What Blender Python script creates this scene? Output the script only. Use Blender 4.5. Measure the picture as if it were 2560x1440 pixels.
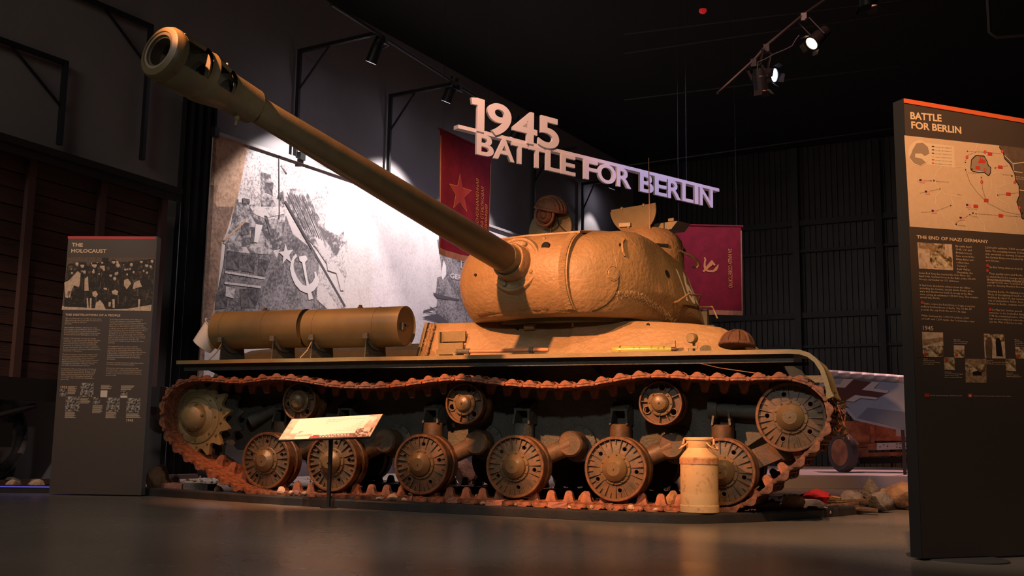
import bpy, bmesh, math, random
import numpy as np
from mathutils import Vector, Matrix, noise
from mathutils.bvhtree import BVHTree
for o in list(bpy.data.objects): bpy.data.objects.remove(o)
SC = bpy.context.scene; COL = SC.collection
V = Vector; pi = math.pi
# ------------------------------------------------------------------ camera
F_PX = 2633.07; YAW, PITCH, ROLL = -.3853, .1441, .0143
CAM = V((3.0664, -8.7513, .634))
def basis():
    w = V((math.sin(YAW)*math.cos(PITCH), math.cos(YAW)*math.cos(PITCH), math.sin(PITCH)))
    r0 = V((math.cos(YAW), -math.sin(YAW), 0)); u0 = r0.cross(w)
    return r0*math.cos(ROLL)+u0*math.sin(ROLL), -r0*math.sin(ROLL)+u0*math.cos(ROLL), w
CR, CU, CW = basis()
cam_d = bpy.data.cameras.new('camera'); cam = bpy.data.objects.new('camera', cam_d); COL.objects.link(cam)
cam_d.sensor_width = 36; cam_d.lens = F_PX/2560*36; cam_d.clip_end = 200
m = Matrix((CR, CU, -CW)).transposed().to_4x4(); m.translation = CAM; cam.matrix_world = m
SC.camera = cam
# ------------------------------------------------------------------ world, exposure, lamps
wd = bpy.data.worlds.new('world'); SC.world = wd; wd.use_nodes = True
wd.node_tree.nodes['Background'].inputs[0].default_value = (.8, .72, .7, 1)
wd.node_tree.nodes['Background'].inputs[1].default_value = .0
SC.view_settings.view_transform = 'Standard'; SC.view_settings.look = 'None'
SC.view_settings.gamma = 1; SC.view_settings.use_curve_mapping = False; SC.view_settings.exposure = .1
def spot(name, loc, aim, power, color, size=40, blend=.3, rad=.05):
    l = bpy.data.lights.new(name, 'SPOT'); l.energy = power; l.color = color
    l.spot_size = math.radians(size); l.spot_blend = blend; l.shadow_soft_size = rad
    o = bpy.data.objects.new(name, l); COL.objects.link(o); o.location = loc
    o.rotation_euler = (V(aim)-V(loc)).to_track_quat('-Z', 'Y').to_euler(); return o
def area(name, loc, aim, power, color, sx, sy):
    l = bpy.data.lights.new(name, 'AREA'); l.energy = power; l.color = color; l.shape = 'RECTANGLE'; l.size = sx; l.size_y = sy
    o = bpy.data.objects.new(name, l); COL.objects.link(o); o.location = loc
    o.rotation_euler = (V(aim)-V(loc)).to_track_quat('-Z', 'Y').to_euler(); return o
ORG = (1, .37, .135)
spot('key_lamp_warm', (-1.30, -5.5, 4.3), (.15, .5, 1.45), 4000, ORG, 35, .5, .04)
spot('right_lamp_warm', (3.0, -5.0, 5.9), (1.9, .1, 1.0), 1500, (1, .50, .20), 42, .5, .04)
spot('left_lamp_warm', (-3.6, -2.6, 7.0), (-2.6, .15, 1.8), 1150, ORG, 30, .45, .04)
spot('track_lamp_left', (-.9, -3.4, 5.2), (-2.7, -.1, .45), 1100, ORG, 26, .6, .05)
spot('low_neutral_lamp', (1.6, -6.2, 3.1), (-.6, .3, .9), 230, (1, .93, .85), 75, .6, .10)
spot('muzzle_lamp', (-4.2, -6.5, 1.0), (-1.3, -3.6, 2.9), 60, (1, .85, .42), 40, .6, .2)
spot('sign_lamp_left', (-.8, 1.2, 7.4), (-2.0, 3.6, 4.6), 1000, (1, .52, .36), 50, .5, .05)
spot('sign_lamp_right', (2.4, 5.0, 6.6), (-.5, 6.6, 4.6), 560, (.72, .58, 1), 62, .9, .05)
spot('flag_lamp', (1.9, 1.5, 7.6), (1.0, 6.6, 3.4), 420, (1, .45, .35), 34, .5, .05)
spot('panel_lamp_right', (1.2, -5.6, 5.6), (3.2, -1.95, 1.7), 700, (1, .76, .55), 38, .6, .05)
spot('panel_lamp_left', (-4.6, -4.6, 5.6), (-5.3, -.2, 1.7), 380, (1, .66, .45), 30, .6, .05)
spot('caption_lamp', (-2.6, -3.2, 5.5), (-2.3, -.4, .95), 950, (1, .80, .62), 16, .5, .04)
spot('rubble_lamp', (3.4, -1.0, 6.2), (2.4, 2.0, .1), 1000, (1, .55, .36), 34, .6, .05)
spot('stage_lamp_pink', (3.6, 14.0, 7.0), (3.0, 9.5, .2), 1500, (1, .50, .45), 44, .5, .1)
spot('wing_lamp_blue', (2.2, 1.0, 6.0), (3.3, 7.2, 1.4), 130, (.42, .55, 1), 26, .5, .1)
spot('trailer_lamp', (1.3, 5.2, 3.0), (3.2, 8.2, .5), 230, (1, .42, .22), 34, .5, .05)
area('hall_glow', (1, -9.5, 7.2), (0, -2, .0), 38, (1, .82, .70), 8, 3)
area('floor_glow_left', (-5.0, -8.5, 7.0), (-2, -4, 0), 150, (1, .86, .70), 3, 3)
spot('belly_lamp_pink', (-1.5, 9.0, 5.0), (-.4, 3.9, .1), 500, (1, .45, .38), 34, .6, .1)
area('hall_glow_back', (-2, 9, 7.6), (-2, 9, 0), 9, (.85, .8, 1), 6, 6)

# ------------------------------------------------------------------ pixel -> place
def ray(px, py): return CW + CR*((px-1280)/F_PX) + CU*((720-py)/F_PX)
def at(px, py, Y=None, Z=None, X=None, D=None, P=None):
    d = ray(px, py)
    if Y is not None: t = (Y-CAM.y)/d.y
    elif Z is not None: t = (Z-CAM.z)/d.z
    elif X is not None: t = (X-CAM.x)/d.x
    elif D is not None: t = D
    else: n, c = P; t = (c-n.dot(CAM))/n.dot(d)
    return CAM+d*t
ZF = .025      # hall floor
ZP = .10       # platform curb top
# ------------------------------------------------------------------ mesh helpers
def frame(a, up=V((0, 0, 1))):
    a = V(a).normalized(); b = up.cross(a)
    if b.length < 1e-4: b = V((1, 0, 0)).cross(a)
    b.normalize(); return a, b, a.cross(b)
class G:
    def __init__(s): s.v = []; s.f = []
    def add(s, vs, fs):
        n = len(s.v); s.v += [V(v) for v in vs]; s.f += [tuple(i+n for i in f) for f in fs]; return s
    def box(s, c, d, R=None, taper=1.0):
        c = V(c); x, y, z = d[0]/2, d[1]/2, d[2]/2; t = taper
        vs = [V((-x, -y, -z)), V((x, -y, -z)), V((x, y, -z)), V((-x, y, -z)), V((-x*t, -y*t, z)), V((x*t, -y*t, z)), V((x*t, y*t, z)), V((-x*t, y*t, z))]
        if R is not None: vs = [R @ v for v in vs]
        return s.add([c+v for v in vs], [(0, 3, 2, 1), (4, 5, 6, 7), (0, 1, 5, 4), (1, 2, 6, 5), (2, 3, 7, 6), (3, 0, 4, 7)])
    def bar(s, a, b, w, h=None, up=V((0, 0, 1))):
        a = V(a); b = V(b); h = h or w; d, e, g = frame(b-a, up); L = (b-a).length
        return s.box((a+b)/2, (L, w, h), Matrix((d, e, g)).transposed())
    def lathe(s, prof, o, ax, n=32, a0=0, a1=2*pi, cap=True):
        o = V(o); a, b, c = frame(ax); full = abs(a1-a0-2*pi) < 1e-6; m = n if full else n+1
        vs = []; fs = []
        for r, h in prof:
            for i in range(m):
                t = a0+(a1-a0)*i/n; vs.append(o+a*h+(b*math.cos(t)+c*math.sin(t))*r)
        for k in range(len(prof)-1):
            for i in range(n):
                j = (i+1) % m; fs.append((k*m+i, k*m+j, (k+1)*m+j, (k+1)*m+i))
        if full and cap:
            if prof[0][0] > 1e-5: fs.append(tuple(range(m))[::-1])
            if prof[-1][0] > 1e-5: fs.append(tuple((len(prof)-1)*m+i for i in range(m)))
        return s.add(vs, fs)
    def cyl(s, a, b, r, r2=None, n=16):
        a = V(a); b = V(b); return s.lathe([(r, 0), (r if r2 is None else r2, (b-a).length)], a, b-a, n)
    def ring(s, o, ax, ri, ro, h0, h1, n=40): return s.lathe([(ri, h0), (ro, h0), (ro, h1), (ri, h1), (ri, h0)], o, ax, n, cap=False)
    def tube(s, pts, r, n=8):
        pts = [V(p) for p in pts]; vs = []; fs = []; prev = None
        for i, p in enumerate(pts):
            d = (pts[min(i+1, len(pts)-1)]-pts[max(i-1, 0)]).normalized()
            if prev is None: _, b, c = frame(d)
            else: b = (prev-d*prev.dot(d)).normalized(); c = d.cross(b)
            prev = b; rr = r[i] if isinstance(r, (list, tuple)) else r
            vs += [p+(b*math.cos(2*pi*k/n)+c*math.sin(2*pi*k/n))*rr for k in range(n)]
        for i in range(len(pts)-1):
            for k in range(n): fs.append((i*n+k, i*n+(k+1) % n, (i+1)*n+(k+1) % n, (i+1)*n+k))
        fs += [tuple(range(n))[::-1], tuple((len(pts)-1)*n+k for k in range(n))]
        return s.add(vs, fs)
    def prism(s, pts, d):
        pts = [V(p) for p in pts]; d = V(d); n = len(pts)
        return s.add(pts+[p+d for p in pts], [tuple(range(n))[::-1], tuple(range(n, 2*n))]+[(i, (i+1) % n, n+(i+1) % n, n+i) for i in range(n)])
    def grid(s, fn, nu, nv, wrap=False):
        vs = [fn(i/nu, j/nv) for j in range(nv+1) for i in range(nu+(0 if wrap else 1))]; m = nu+(0 if wrap else 1)
        return s.add(vs, [(j*m+i, j*m+(i+1) % m, (j+1)*m+(i+1) % m, (j+1)*m+i) for j in range(nv) for i in range(nu)])
    def mesh(s, name, mat=None, smooth=None):
        me = bpy.data.meshes.new(name); me.from_pydata([tuple(v) for v in s.v], [], s.f)
        b = bmesh.new(); b.from_mesh(me); bmesh.ops.recalc_face_normals(b, faces=b.faces); b.to_mesh(me); b.free()
        if mat: me.materials.append(mat)
        if smooth:
            for p in me.polygons: p.use_smooth = True
            me.set_sharp_from_angle(angle=math.radians(smooth))
        return me
def tag(o, label=None, cat=None, group=None, kind=None):
    if label: o['label'] = label
    if cat: o['category'] = cat
    if group: o['group'] = group
    if kind: o['kind'] = kind
    return o
def put(name, me, parent=None, mat4=None):
    o = bpy.data.objects.new(name, me); COL.objects.link(o)
    M = mat4 or Matrix()
    if parent is not None:
        o.parent = parent; o.matrix_basis = WM[parent.name].inverted() @ M
    else: o.matrix_basis = M
    WM[o.name] = M; return o
WM = {}
def obj(name, g, mat, parent=None, smooth=None, mat4=None):
    """vertices of g are world coordinates; origin is moved to their middle"""
    if mat4 is None:
        c = sum(g.v, V())/len(g.v); zmin = min(v.z for v in g.v)
        if parent is None: c.z = zmin
        g.v = [v-c for v in g.v]; mat4 = Matrix.Translation(c)
    return put(name, g.mesh(name, mat, smooth), parent, mat4)
def empty(name, loc, label, cat, group=None):
    o = put(name, None, None, Matrix.Translation(V(loc))); return tag(o, label, cat, group)
def struct(o): o['kind'] = 'structure'; return o
# ------------------------------------------------------------------ materials
def mat(name, col, rough=.6, metal=0, col2=None, scale=6, bump=0, bscale=40, thr=(.4, .6), emis=None, estr=0, spec=None, stretch=None, coat=0):
    m = bpy.data.materials.new(name); m.use_nodes = True; nt = m.node_tree; b = nt.nodes['Principled BSDF']
    N = nt.nodes.new; L = nt.links.new
    b.inputs['Base Color'].default_value = (*col, 1); b.inputs['Roughness'].default_value = rough; b.inputs['Metallic'].default_value = metal
    if spec is not None: b.inputs['Specular IOR Level'].default_value = spec
    if coat: b.inputs['Coat Weight'].default_value = coat; b.inputs['Coat Roughness'].default_value = .15
    if emis: b.inputs['Emission Color'].default_value = (*emis, 1); b.inputs['Emission Strength'].default_value = estr
    if col2 or bump:
        tc = N('ShaderNodeTexCoord'); src = tc.outputs['Object']
        if stretch:
            mp = N('ShaderNodeMapping'); mp.inputs['Scale'].default_value = stretch; L(src, mp.inputs[0]); src = mp.outputs[0]
    if col2:
        n = N('ShaderNodeTexNoise'); n.inputs['Scale'].default_value = scale; n.inputs['Detail'].default_value = 8; n.inputs['Roughness'].default_value = .65
        L(src, n.inputs['Vector']); r = N('ShaderNodeValToRGB'); r.color_ramp.elements[0].position = thr[0]; r.color_ramp.elements[1].position = thr[1]
        r.color_ramp.elements[0].color = (*col, 1); r.color_ramp.elements[1].color = (*col2, 1)
        L(n.outputs[0], r.inputs[0]); L(r.outputs[0], b.inputs['Base Color'])
    if bump:
        n = N('ShaderNodeTexNoise'); n.inputs['Scale'].default_value = bscale; n.inputs['Detail'].default_value = 5
        L(src, n.inputs['Vector']); bp = N('ShaderNodeBump'); bp.inputs['Strength'].default_value = bump; bp.inputs['Distance'].default_value = .02
        L(n.outputs[0], bp.inputs['Height']); L(bp.outputs[0], b.inputs['Normal'])
    return m
M_cast = mat('cast_khaki_paint', (.23, .155, .075), .5, 0, (.28, .185, .095), 3, .5, 26)
M_paint = mat('khaki_paint', (.16, .13, .06), .45, 0, (.20, .155, .075), 5, .08, 60)
M_barrel = mat('dimmed_barrel_paint', (.082, .064, .034), .40, 0, (.10, .076, .040), 6, .05, 80)  # same paint as the turret, darkened for the dimmer light on the gun
M_hull = mat('dark_green_hull_paint', (.062, .068, .058), .6, 0, (.080, .086, .074), 7, .4, 50)
M_wheel = mat('dusty_wheel_paint', (.060, .050, .034), .5, 0, (.115, .066, .036), 9, .10, 60)
M_hub = mat('hub_paint', (.135, .088, .044), .36, 0, (.11, .08, .042), 8, .1, 60)
M_rim = mat('rusty_rim', (.16, .075, .035), .5, .2, (.08, .045, .025), 14, .12, 80)
M_rust = mat('rusty_track_steel', (.27, .095, .048), .62, .1, (.11, .045, .026), 16, .22, 70)
M_dark = mat('black_steel', (.012, .012, .013), .45)
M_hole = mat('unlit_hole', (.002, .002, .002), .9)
M_drum = mat('drum_paint', (.17, .13, .055), .42, 0, (.14, .105, .05), 2.5, .03, 90)
M_black = mat('black_rubber_curb', (.02, .02, .022), .45, 0, (.03, .028, .028), 5, .1, 60)
M_white = mat('white_enamel', (.75, .72, .68), .2)
M_wood = mat('orange_ash_handle', (.46, .21, .12), .5, 0, (.38, .17, .09), 30, .05, 60)
# ------------------------------------------------------------------ room
TH = .153
D1 = V((math.sin(TH), math.cos(TH), 0)); NW = V((math.cos(TH), -math.sin(TH), 0))   # mural wall: along, out into the room
CWALL = -7.45
def wallpt(s, z, off=0): return NW*(CWALL+off)+D1*s+V((0, 0, z))
floor_m = mat('polished_concrete', (.16, .138, .122), .30, 0, (.185, .16, .14), .9, .04, 9, thr=(.3, .7), spec=.45)
nt = floor_m.node_tree; bs = nt.nodes['Principled BSDF']; tcn = nt.nodes.new('ShaderNodeTexCoord'); nn = nt.nodes.new('ShaderNodeTexNoise'); nn.inputs['Scale'].default_value = 1.7; nn.inputs['Detail'].default_value = 6
mr = nt.nodes.new('ShaderNodeMapRange'); mr.inputs[3].default_value = .20; mr.inputs[4].default_value = .34
nt.links.new(tcn.outputs['Object'], nn.inputs['Vector']); nt.links.new(nn.outputs[0], mr.inputs[0]); nt.links.new(mr.outputs[0], bs.inputs['Roughness'])
g = G().box((2, 4, ZF-.05), (34, 34, .1)); struct(obj('floor', g, floor_m))
CE = 8.2
struct(obj('ceiling', G().box((2, 4, CE+.05), (34, 34, .1)), mat('black_ceiling', (.004, .004, .004), .9)))
M_wall = mat('grey_painted_wall', (.20, .19, .20), .8, 0, (.22, .21, .215), 1.2)
a, b = wallpt(-16, 0), wallpt(18.1, 0)
struct(obj('wall_left', G().prism([wallpt(-16, ZF), wallpt(18.12, ZF), wallpt(18.12, CE), wallpt(-16, CE)], -NW*.15), M_wall))
# far wall of ribbed black sheet
E1 = wallpt(18.12, 0); DW = V((.9902, -.1400, 0)); NB = V((-.14, -.9902, 0))
M_sheet = mat('black_ribbed_sheet', (.018, .016, .016), .38, 0, (.03, .026, .024), 2)
def sheet(u, v):
    return E1+DW*(u*24)+V((0, 0, ZF+v*(CE-ZF)))
g = G(); prof = []
nr = 24*7
for i in range(nr):
    x = 24*i/nr; w = 24/nr
    prof += [(x, 0), (x+w*.72, 0), (x+w*.78, .035), (x+w*.94, .035)]
prof.append((24, 0))
vs = []; fs = []
for x, o in prof: vs += [E1+DW*x+NB*o+V((0, 0, ZF)), E1+DW*x+NB*o+V((0, 0, CE))]
for i in range(len(prof)-1): fs.append((2*i, 2*i+2, 2*i+3, 2*i+1))
struct(obj('wall_back', g.add(vs, fs), M_sheet))
struct(obj('wall_right', G().box((19, 4, 4), (.2, 34, 8.5)), M_sheet)); struct(obj('wall_front', G().box((2, -13.2, 4), (34, .2, 8.5)), mat('dark_front_wall', (.02, .018, .018), .8)))
# horizontal and vertical rails of the far wall
n_t = 0
PB = (NB, NB.dot(E1)+.10)
for (x0, y0, x1, y1, w) in [(1560, 596, 2300, 534, .14), (1780, 637, 2290, 617, .07), (1780, 798, 2300, 777, .14), (1780, 873, 2300, 860, .07)]:
    p, q = at(x0, y0, P=PB), at(x1, y1, P=PB); z = (p.z+q.z)/2; p.z = q.z = z; n_t += 1
    struct(obj('trim_%d' % n_t, G().bar(p, q+DW*3, .1, w), M_dark))
for px in (1995, 2205):
    n_t += 1; p = at(px, 800, P=(NB, PB[1]+.08)); struct(obj('trim_%d' % n_t, G().box((p.x, p.y, CE/2), (.16, .12, CE-.1)), M_dark))
# ------------------------------------------------------------------ platform
curb_px = [(0, 1232), (120, 1233), (240, 1235), (360, 1239), (480, 1247), (700, 1262), (1000, 1278), (1300, 1293), (1500, 1303), (1700, 1309), (1850, 1307), (1950, 1302), (2060, 1294), (2137, 1287), (2283, 1269)]
curb = [at(x, y, Z=ZF) for x, y in curb_px]
curb = [curb[0]+(curb[0]-curb[1])*2.2]+curb+[curb[-1]+V((.22, 1.0, 0)), curb[-1]+V((.28, 1.6, 0))]
def smooth_poly(P, k=4):
    out = []
    for i in range(len(P)-1):
        p0, p1, p2, p3 = P[max(i-1, 0)], P[i], P[i+1], P[min(i+2, len(P)-1)]
        for j in range(k):
            t = j/k; out.append(.5*((2*p1)+(p2-p0)*t+(2*p0-5*p1+4*p2-p3)*t*t+(3*p1-p0-3*p2+p3)*t**3))
    return out+[P[-1]]
curb = smooth_poly(curb, 4)
plat = empty('display_platform', (0, 3, ZF), 'low display platform with curved black curb that the tank stands on', 'platform')
inn = []
for i, p in enumerate(curb):
    d = (curb[min(i+1, len(curb)-1)]-curb[max(i-1, 0)]).normalized(); inn.append(p+V((-d.y, d.x, 0))*.16)
g = G()
sec = [(0, .002), (0, ZP-ZF-.012), (.012, ZP-ZF), (.16, ZP-ZF), (.16, .002)]
vs = []; fs = []; m_ = len(sec)
for i, p in enumerate(curb):
    d = (inn[i]-p).normalized()
    vs += [p+d*o+V((0, 0, h)) for o, h in sec]
for i in range(len(curb)-1):
    for k in range(m_): fs.append((i*m_+k, i*m_+(k+1) % m_, (i+1)*m_+(k+1) % m_, (i+1)*m_+k))
obj('curb', g.add(vs, fs), M_black, plat, 30)
M_gravel = mat('gravel_and_dust', (.10, .075, .06), .9, 0, (.22, .16, .13), 14, .9, 60)
deck = [V((p.x, p.y, ZP-.052)) for p in inn]+[V((-6.7, 4.2, ZP-.052)), V((-7.35, -.1, ZP-.052))]
obj('gravel_bed', G().prism(deck, (0, 0, -.02)), M_gravel, plat)
pts = [p for p in curb if p.x < -5.35]
led = mat('blue_led_strip', (.02, .02, .1), .5, emis=(.12, .10, .9), estr=.45)
obj('led_strip', G().tube([p+V((0, -.006, ZP-ZF-.012)) for p in pts], .007, 6), led, plat)
# ------------------------------------------------------------------ tank: running gear
GND = .07; AX = .41; YC = 1.33                       # track contact height, axle height, hull centre line
tank = empty('tank', (-.9, YC, GND), 'khaki-painted heavy tank with rusty tracks and long raised gun, on the platform', 'tank')
def dup_part(src, parent, M, kids=True):
    o = src.copy(); COL.objects.link(o); o.parent = parent; o.matrix_basis = WM[parent.name].inverted() @ M; WM[o.name] = M
    if kids:
        for ch in list(src.children):
            c = ch.copy(); COL.objects.link(c); c.parent = o; WM[c.name] = M @ ch.matrix_basis
    return o
YA = V((0, -1, 0))     # outward axis on the visible side
def boolean_cut(me, cutters):
    o = bpy.data.objects.new('tmp', me); COL.objects.link(o)
    c = bpy.data.objects.new('tmpc', cutters.mesh('tmpc')); COL.objects.link(c)
    md = o.modifiers.new('b', 'BOOLEAN'); md.operation = 'DIFFERENCE'; md.object = c; md.solver = 'EXACT'
    dg = bpy.context.evaluated_depsgraph_get(); dg.update()
    out = bpy.data.meshes.new_from_object(o.evaluated_get(dg)); out.name = me.name
    bpy.data.objects.remove(o); bpy.data.objects.remove(c)
    for p in out.polygons: p.use_smooth = True
    out.set_sharp_from_angle(angle=math.radians(35)); return out
def pol(r, a, h): return V((r*math.cos(a), -h, r*math.sin(a)))      # h: outward (towards -Y)
def ribs(g, r0, r1, n, h0, h1, w, off=0, taper=1):
    for i in range(n):
        a = 2*pi*i/n+off; d = V((math.cos(a), 0, math.sin(a))); t = V((-math.sin(a), 0, math.cos(a)))
        p, q = d*r0, d*r1; H0 = V((0, -h0, 0)); H1 = V((0, -h1, 0))
        g.add([p-t*w+H0, p+t*w+H0, q+t*w*taper+H0, q-t*w*taper+H0, p-t*w*.6+H1, p+t*w*.6+H1, q+t*w*taper*.6+H1, q-t*w*taper*.6+H1],
              [(0, 3, 2, 1), (4, 5, 6, 7), (0, 1, 5, 4), (1, 2, 6, 5), (2, 3, 7, 6), (3, 0, 4, 7)])
def bolts(g, r, n, h, rb, hb, off=0):
    for i in range(n):
        p = pol(r, 2*pi*i/n+off, h); g.lathe([(rb, 0), (rb, hb*.7), (rb*.6, hb)], p, YA, 6)
def wheel_parts(R):
    k = R/.275
    disc = G().lathe([(.10*k, -.055), (.255*k, -.055), (.255*k, -.030), (.19*k, -.022), (.13*k, -.012), (.10*k, -.012)], (0, 0, 0), YA, 60, cap=False)
    disc.f += []; n = 60; m = len(disc.v)//n
    disc.f += [((m-1)*n+i, (m-1)*n+(i+1) % n, (i+1) % n, i) for i in range(n)]
    cut = G()
    for i in range(5): p = pol(.183*k, math.radians(65+72*i), -.1); cut.cyl(p, p+V((0, -.2, 0)), .0185*k, n=14)
    dm = boolean_cut(disc.mesh('wheel_disc', M_wheel), cut)
    rb = G(); ribs(rb, .125*k, .252*k, 15, -.034, -.008, .0055, .1); ribs(rb, .205*k, .252*k, 15, -.034, -.012, .005, .1+pi/15)
    for i in range(5): rb.ring(pol(.183*k, math.radians(65+72*i), -.03), YA, .0185*k, .026*k, 0, .010, 14)
    rim = G().lathe([(.248*k, -.05), (.248*k, -.006), (.252*k, 0), (.270*k, 0), (R, -.006), (R, -.085), (.262*k, -.092), (.245*k, -.075), (.248*k, -.05)], (0, 0, 0), YA, 64, cap=False)
    hub = G().lathe([(.06, -.12), (.134*k, -.03), (.134*k, .002), (.131*k, .005), (.108*k, .006), (.107*k, .026), (.103*k, .032), (.062*k, .060), (.057*k, .064), (.014, .065), (0, .065)], (0, 0, 0), YA, 48)
    hub.lathe([(.009, 0), (.007, .010)], pol(0, 0, .064), YA, 8); bolts(hub, .1205*k, 10, .004, .008, .011, .2)
    rear = G().lathe([(.10, -.14), (.245*k, -.15), (.248*k, -.142), (.266*k, -.140), (R, -.148), (R, -.222), (.25*k, -.226), (.10, -.20)], (0, 0, 0), YA, 48)
    axle = G().cyl(pol(0, 0, -.10), pol(0, 0, -.42), .07, n=20)
    return dm, rb.mesh('ribs', M_wheel), rim.mesh('rim', M_rim, 35), hub.mesh('hub_cap', M_hub, 22), rear.mesh('inner_wheel', M_rim, 35), axle.mesh('axle', M_wheel, 35)
def make_wheel(name, R, M, mats=None):
    dm, rb, rim, hub, rear, axle = wheel_parts(R)
    w = put(name, dm, tank, M)
    for nme, me in (('rib_set', rb), ('rim', rim), ('hub_cap', hub), ('inner_wheel', rear), ('axle', axle)): put(nme, me, w, M)
    return w
def side_mats(x, z, spin):
    FS = .30
    near = Matrix.Translation((x, 0, z)) @ Matrix.Rotation(spin, 4, 'Y')
    far = Matrix.Translation((x-FS, 2*YC, z)) @ Matrix.Rotation(pi, 4, 'Z') @ Matrix.Rotation(spin, 4, 'Y')
    return near, far
WX = [-3.053, -2.307, -1.362, -.436, .487, 1.391]
spins = [-.45, -.25, -.35, 0.02, 0, .12]
w0 = None
for x, s in zip(WX, spins):
    a, b = side_mats(x, AX, s)
    if w0 is None: w0 = make_wheel('road_wheel', .275, a)
    else: dup_part(w0, tank, a)
    dup_part(w0, tank, b)
a, b = side_mats(1.95, .857, .55); idl = make_wheel('idler_wheel', .281, a); dup_part(idl, tank, b)
# return rollers
def roller(M):
    d = G().lathe([(.05, -.05), (.172, -.05), (.172, -.040), (.095, -.03), (.05, -.03)], (0, 0, 0), YA, 48, cap=False); n = 48; m = len(d.v)//n
    d.f += [((m-1)*n+i, (m-1)*n+(i+1) % n, (i+1) % n, i) for i in range(n)]
    cut = G()
    for i in range(3): p = pol(.132, math.radians(88+120*i), -.1); cut.cyl(p, p+V((0, -.2, 0)), .026, n=16)
    w = put('return_roller', boolean_cut(d.mesh('roller_disc', M_wheel), cut), tank, M)
    rb = G(); ribs(rb, .095, .172, 3, -.04, -.008, .006, math.radians(28)); ribs(rb, .095, .172, 3, -.04, -.008, .006, math.radians(58))
    for i in range(3): rb.ring(pol(.132, math.radians(88+120*i), -.042), YA, .026, .036, 0, .022, 18)
    put('rib_set', rb.mesh('ribs', M_wheel), w, M)
    put('rim', G().lathe([(.170, -.05), (.170, -.004), (.174, 0), (.184, 0), (.188, -.005), (.188, -.075), (.176, -.08), (.170, -.05)], (0, 0, 0), YA, 56, cap=False).mesh('rim', M_rim, 35), w, M)
    h = G().lathe([(.05, -.1), (.108, -.03), (.108, .003), (.104, .006), (.078, .007), (.074, .028), (.060, .046), (.035, .058), (.014, .061), (0, .061)], (0, 0, 0), YA, 36)
    bolts(h, .092, 8, .005, .009, .011); h.lathe([(.008, 0), (.006, .01)], pol(0, 0, .066), YA, 8)
    put('hub_cap', h.mesh('hub_cap', M_hub, 22), w, M)
    put('inner_wheel', G().lathe([(.05, -.14), (.165, -.15), (.184, -.14), (.188, -.146), (.188, -.215), (.05, -.21)], (0, 0, 0), YA, 40).mesh('inner_wheel', M_rim, 35), w, M)
    put('axle', G().cyl(pol(0, 0, -.1), pol(0, 0, -.52), .055).mesh('axle', M_wheel, 35), w, M); return w
r0 = None
for x, z, s in ((-2.70, .985, .3), (-.937, .964, .25), (.881, .968, .05)):
    a, b = side_mats(x, z, s)
    if r0 is None: r0 = roller(a)
    else: dup_part(r0, tank, a)
    dup_part(r0, tank, b)
# sprocket: two toothed rings and a domed hub
def sprocket(M):
    def ringg(h0, h1):
        n = 14; pts = []
        for i in range(n):
            a0 = 2*pi*i/n
            for f, r in ((0, .405), (.06, .400), (.2, .362), (.32, .330), (.42, .318), (.58, .318), (.68, .330), (.8, .362), (.94, .400)):
                pts.append((a0+f*2*pi/n, r))
        N = len(pts); vs = [pol(r, a, h0) for a, r in pts]+[pol(r, a, h1) for a, r in pts]+[pol(.2, a, h0) for a, r in pts]+[pol(.2, a, h1) for a, r in pts]
        return vs, [(i, (i+1) % N, N+(i+1) % N, N+i) for i in range(N)]+[(2*N+i, 2*N+(i+1) % N, (i+1) % N, i) for i in range(N)]+[(N+i, N+(i+1) % N, 3*N+(i+1) % N, 3*N+i) for i in range(N)]
    vs, fs = ringg(-.055, -.01); g = G().add(vs, fs)
    w = put('drive_sprocket', g.mesh('toothed_ring', M_paint, 30), tank, M)
    vs, fs = ringg(-.27, -.225); put('inner_toothed_ring', G().add(vs, fs).mesh('inner_toothed_ring', M_hull, 30), w, M)
    h = G().lathe([(.264, -.05), (.264, 0), (.258, .004), (.256, -.002), (.210, .012), (.204, .012), (.196, .004), (.150, .045), (.146, .040), (.143, .056), (.128, .092), (.095, .122), (.05, .138), (0, .142)], (0, 0, 0), YA, 56)
    put('hub_cap', h.mesh('hub_cap', M_paint, 28), w, M)
    b = G(); bolts(b, .298, 14, -.01, .011, .016, .1); bolts(b, .232, 8, .004, .010, .010, .3)
    put('bolt_ring', b.mesh('bolt_ring', M_wheel), w, M)
    nb = G()
    for i in range(6): nb.lathe([(.014, 0), (.014, .03), (.009, .032), (0, .026)], pol(.128, 2*pi*i/6+.4, .068), YA, 10)
    put('dome_bolts', nb.mesh('dome_bolts', M_hull), w, M)
    put('axle_housing', G().lathe([(.2, -.05), (.17, -.3), (.2, -.5)], (0, 0, 0), YA, 32).mesh('axle_housing', M_hull, 30), w, M); return w
a, b = side_mats(-3.90, .825, .28); sp = sprocket(a); dup_part(sp, tank, b)
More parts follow.
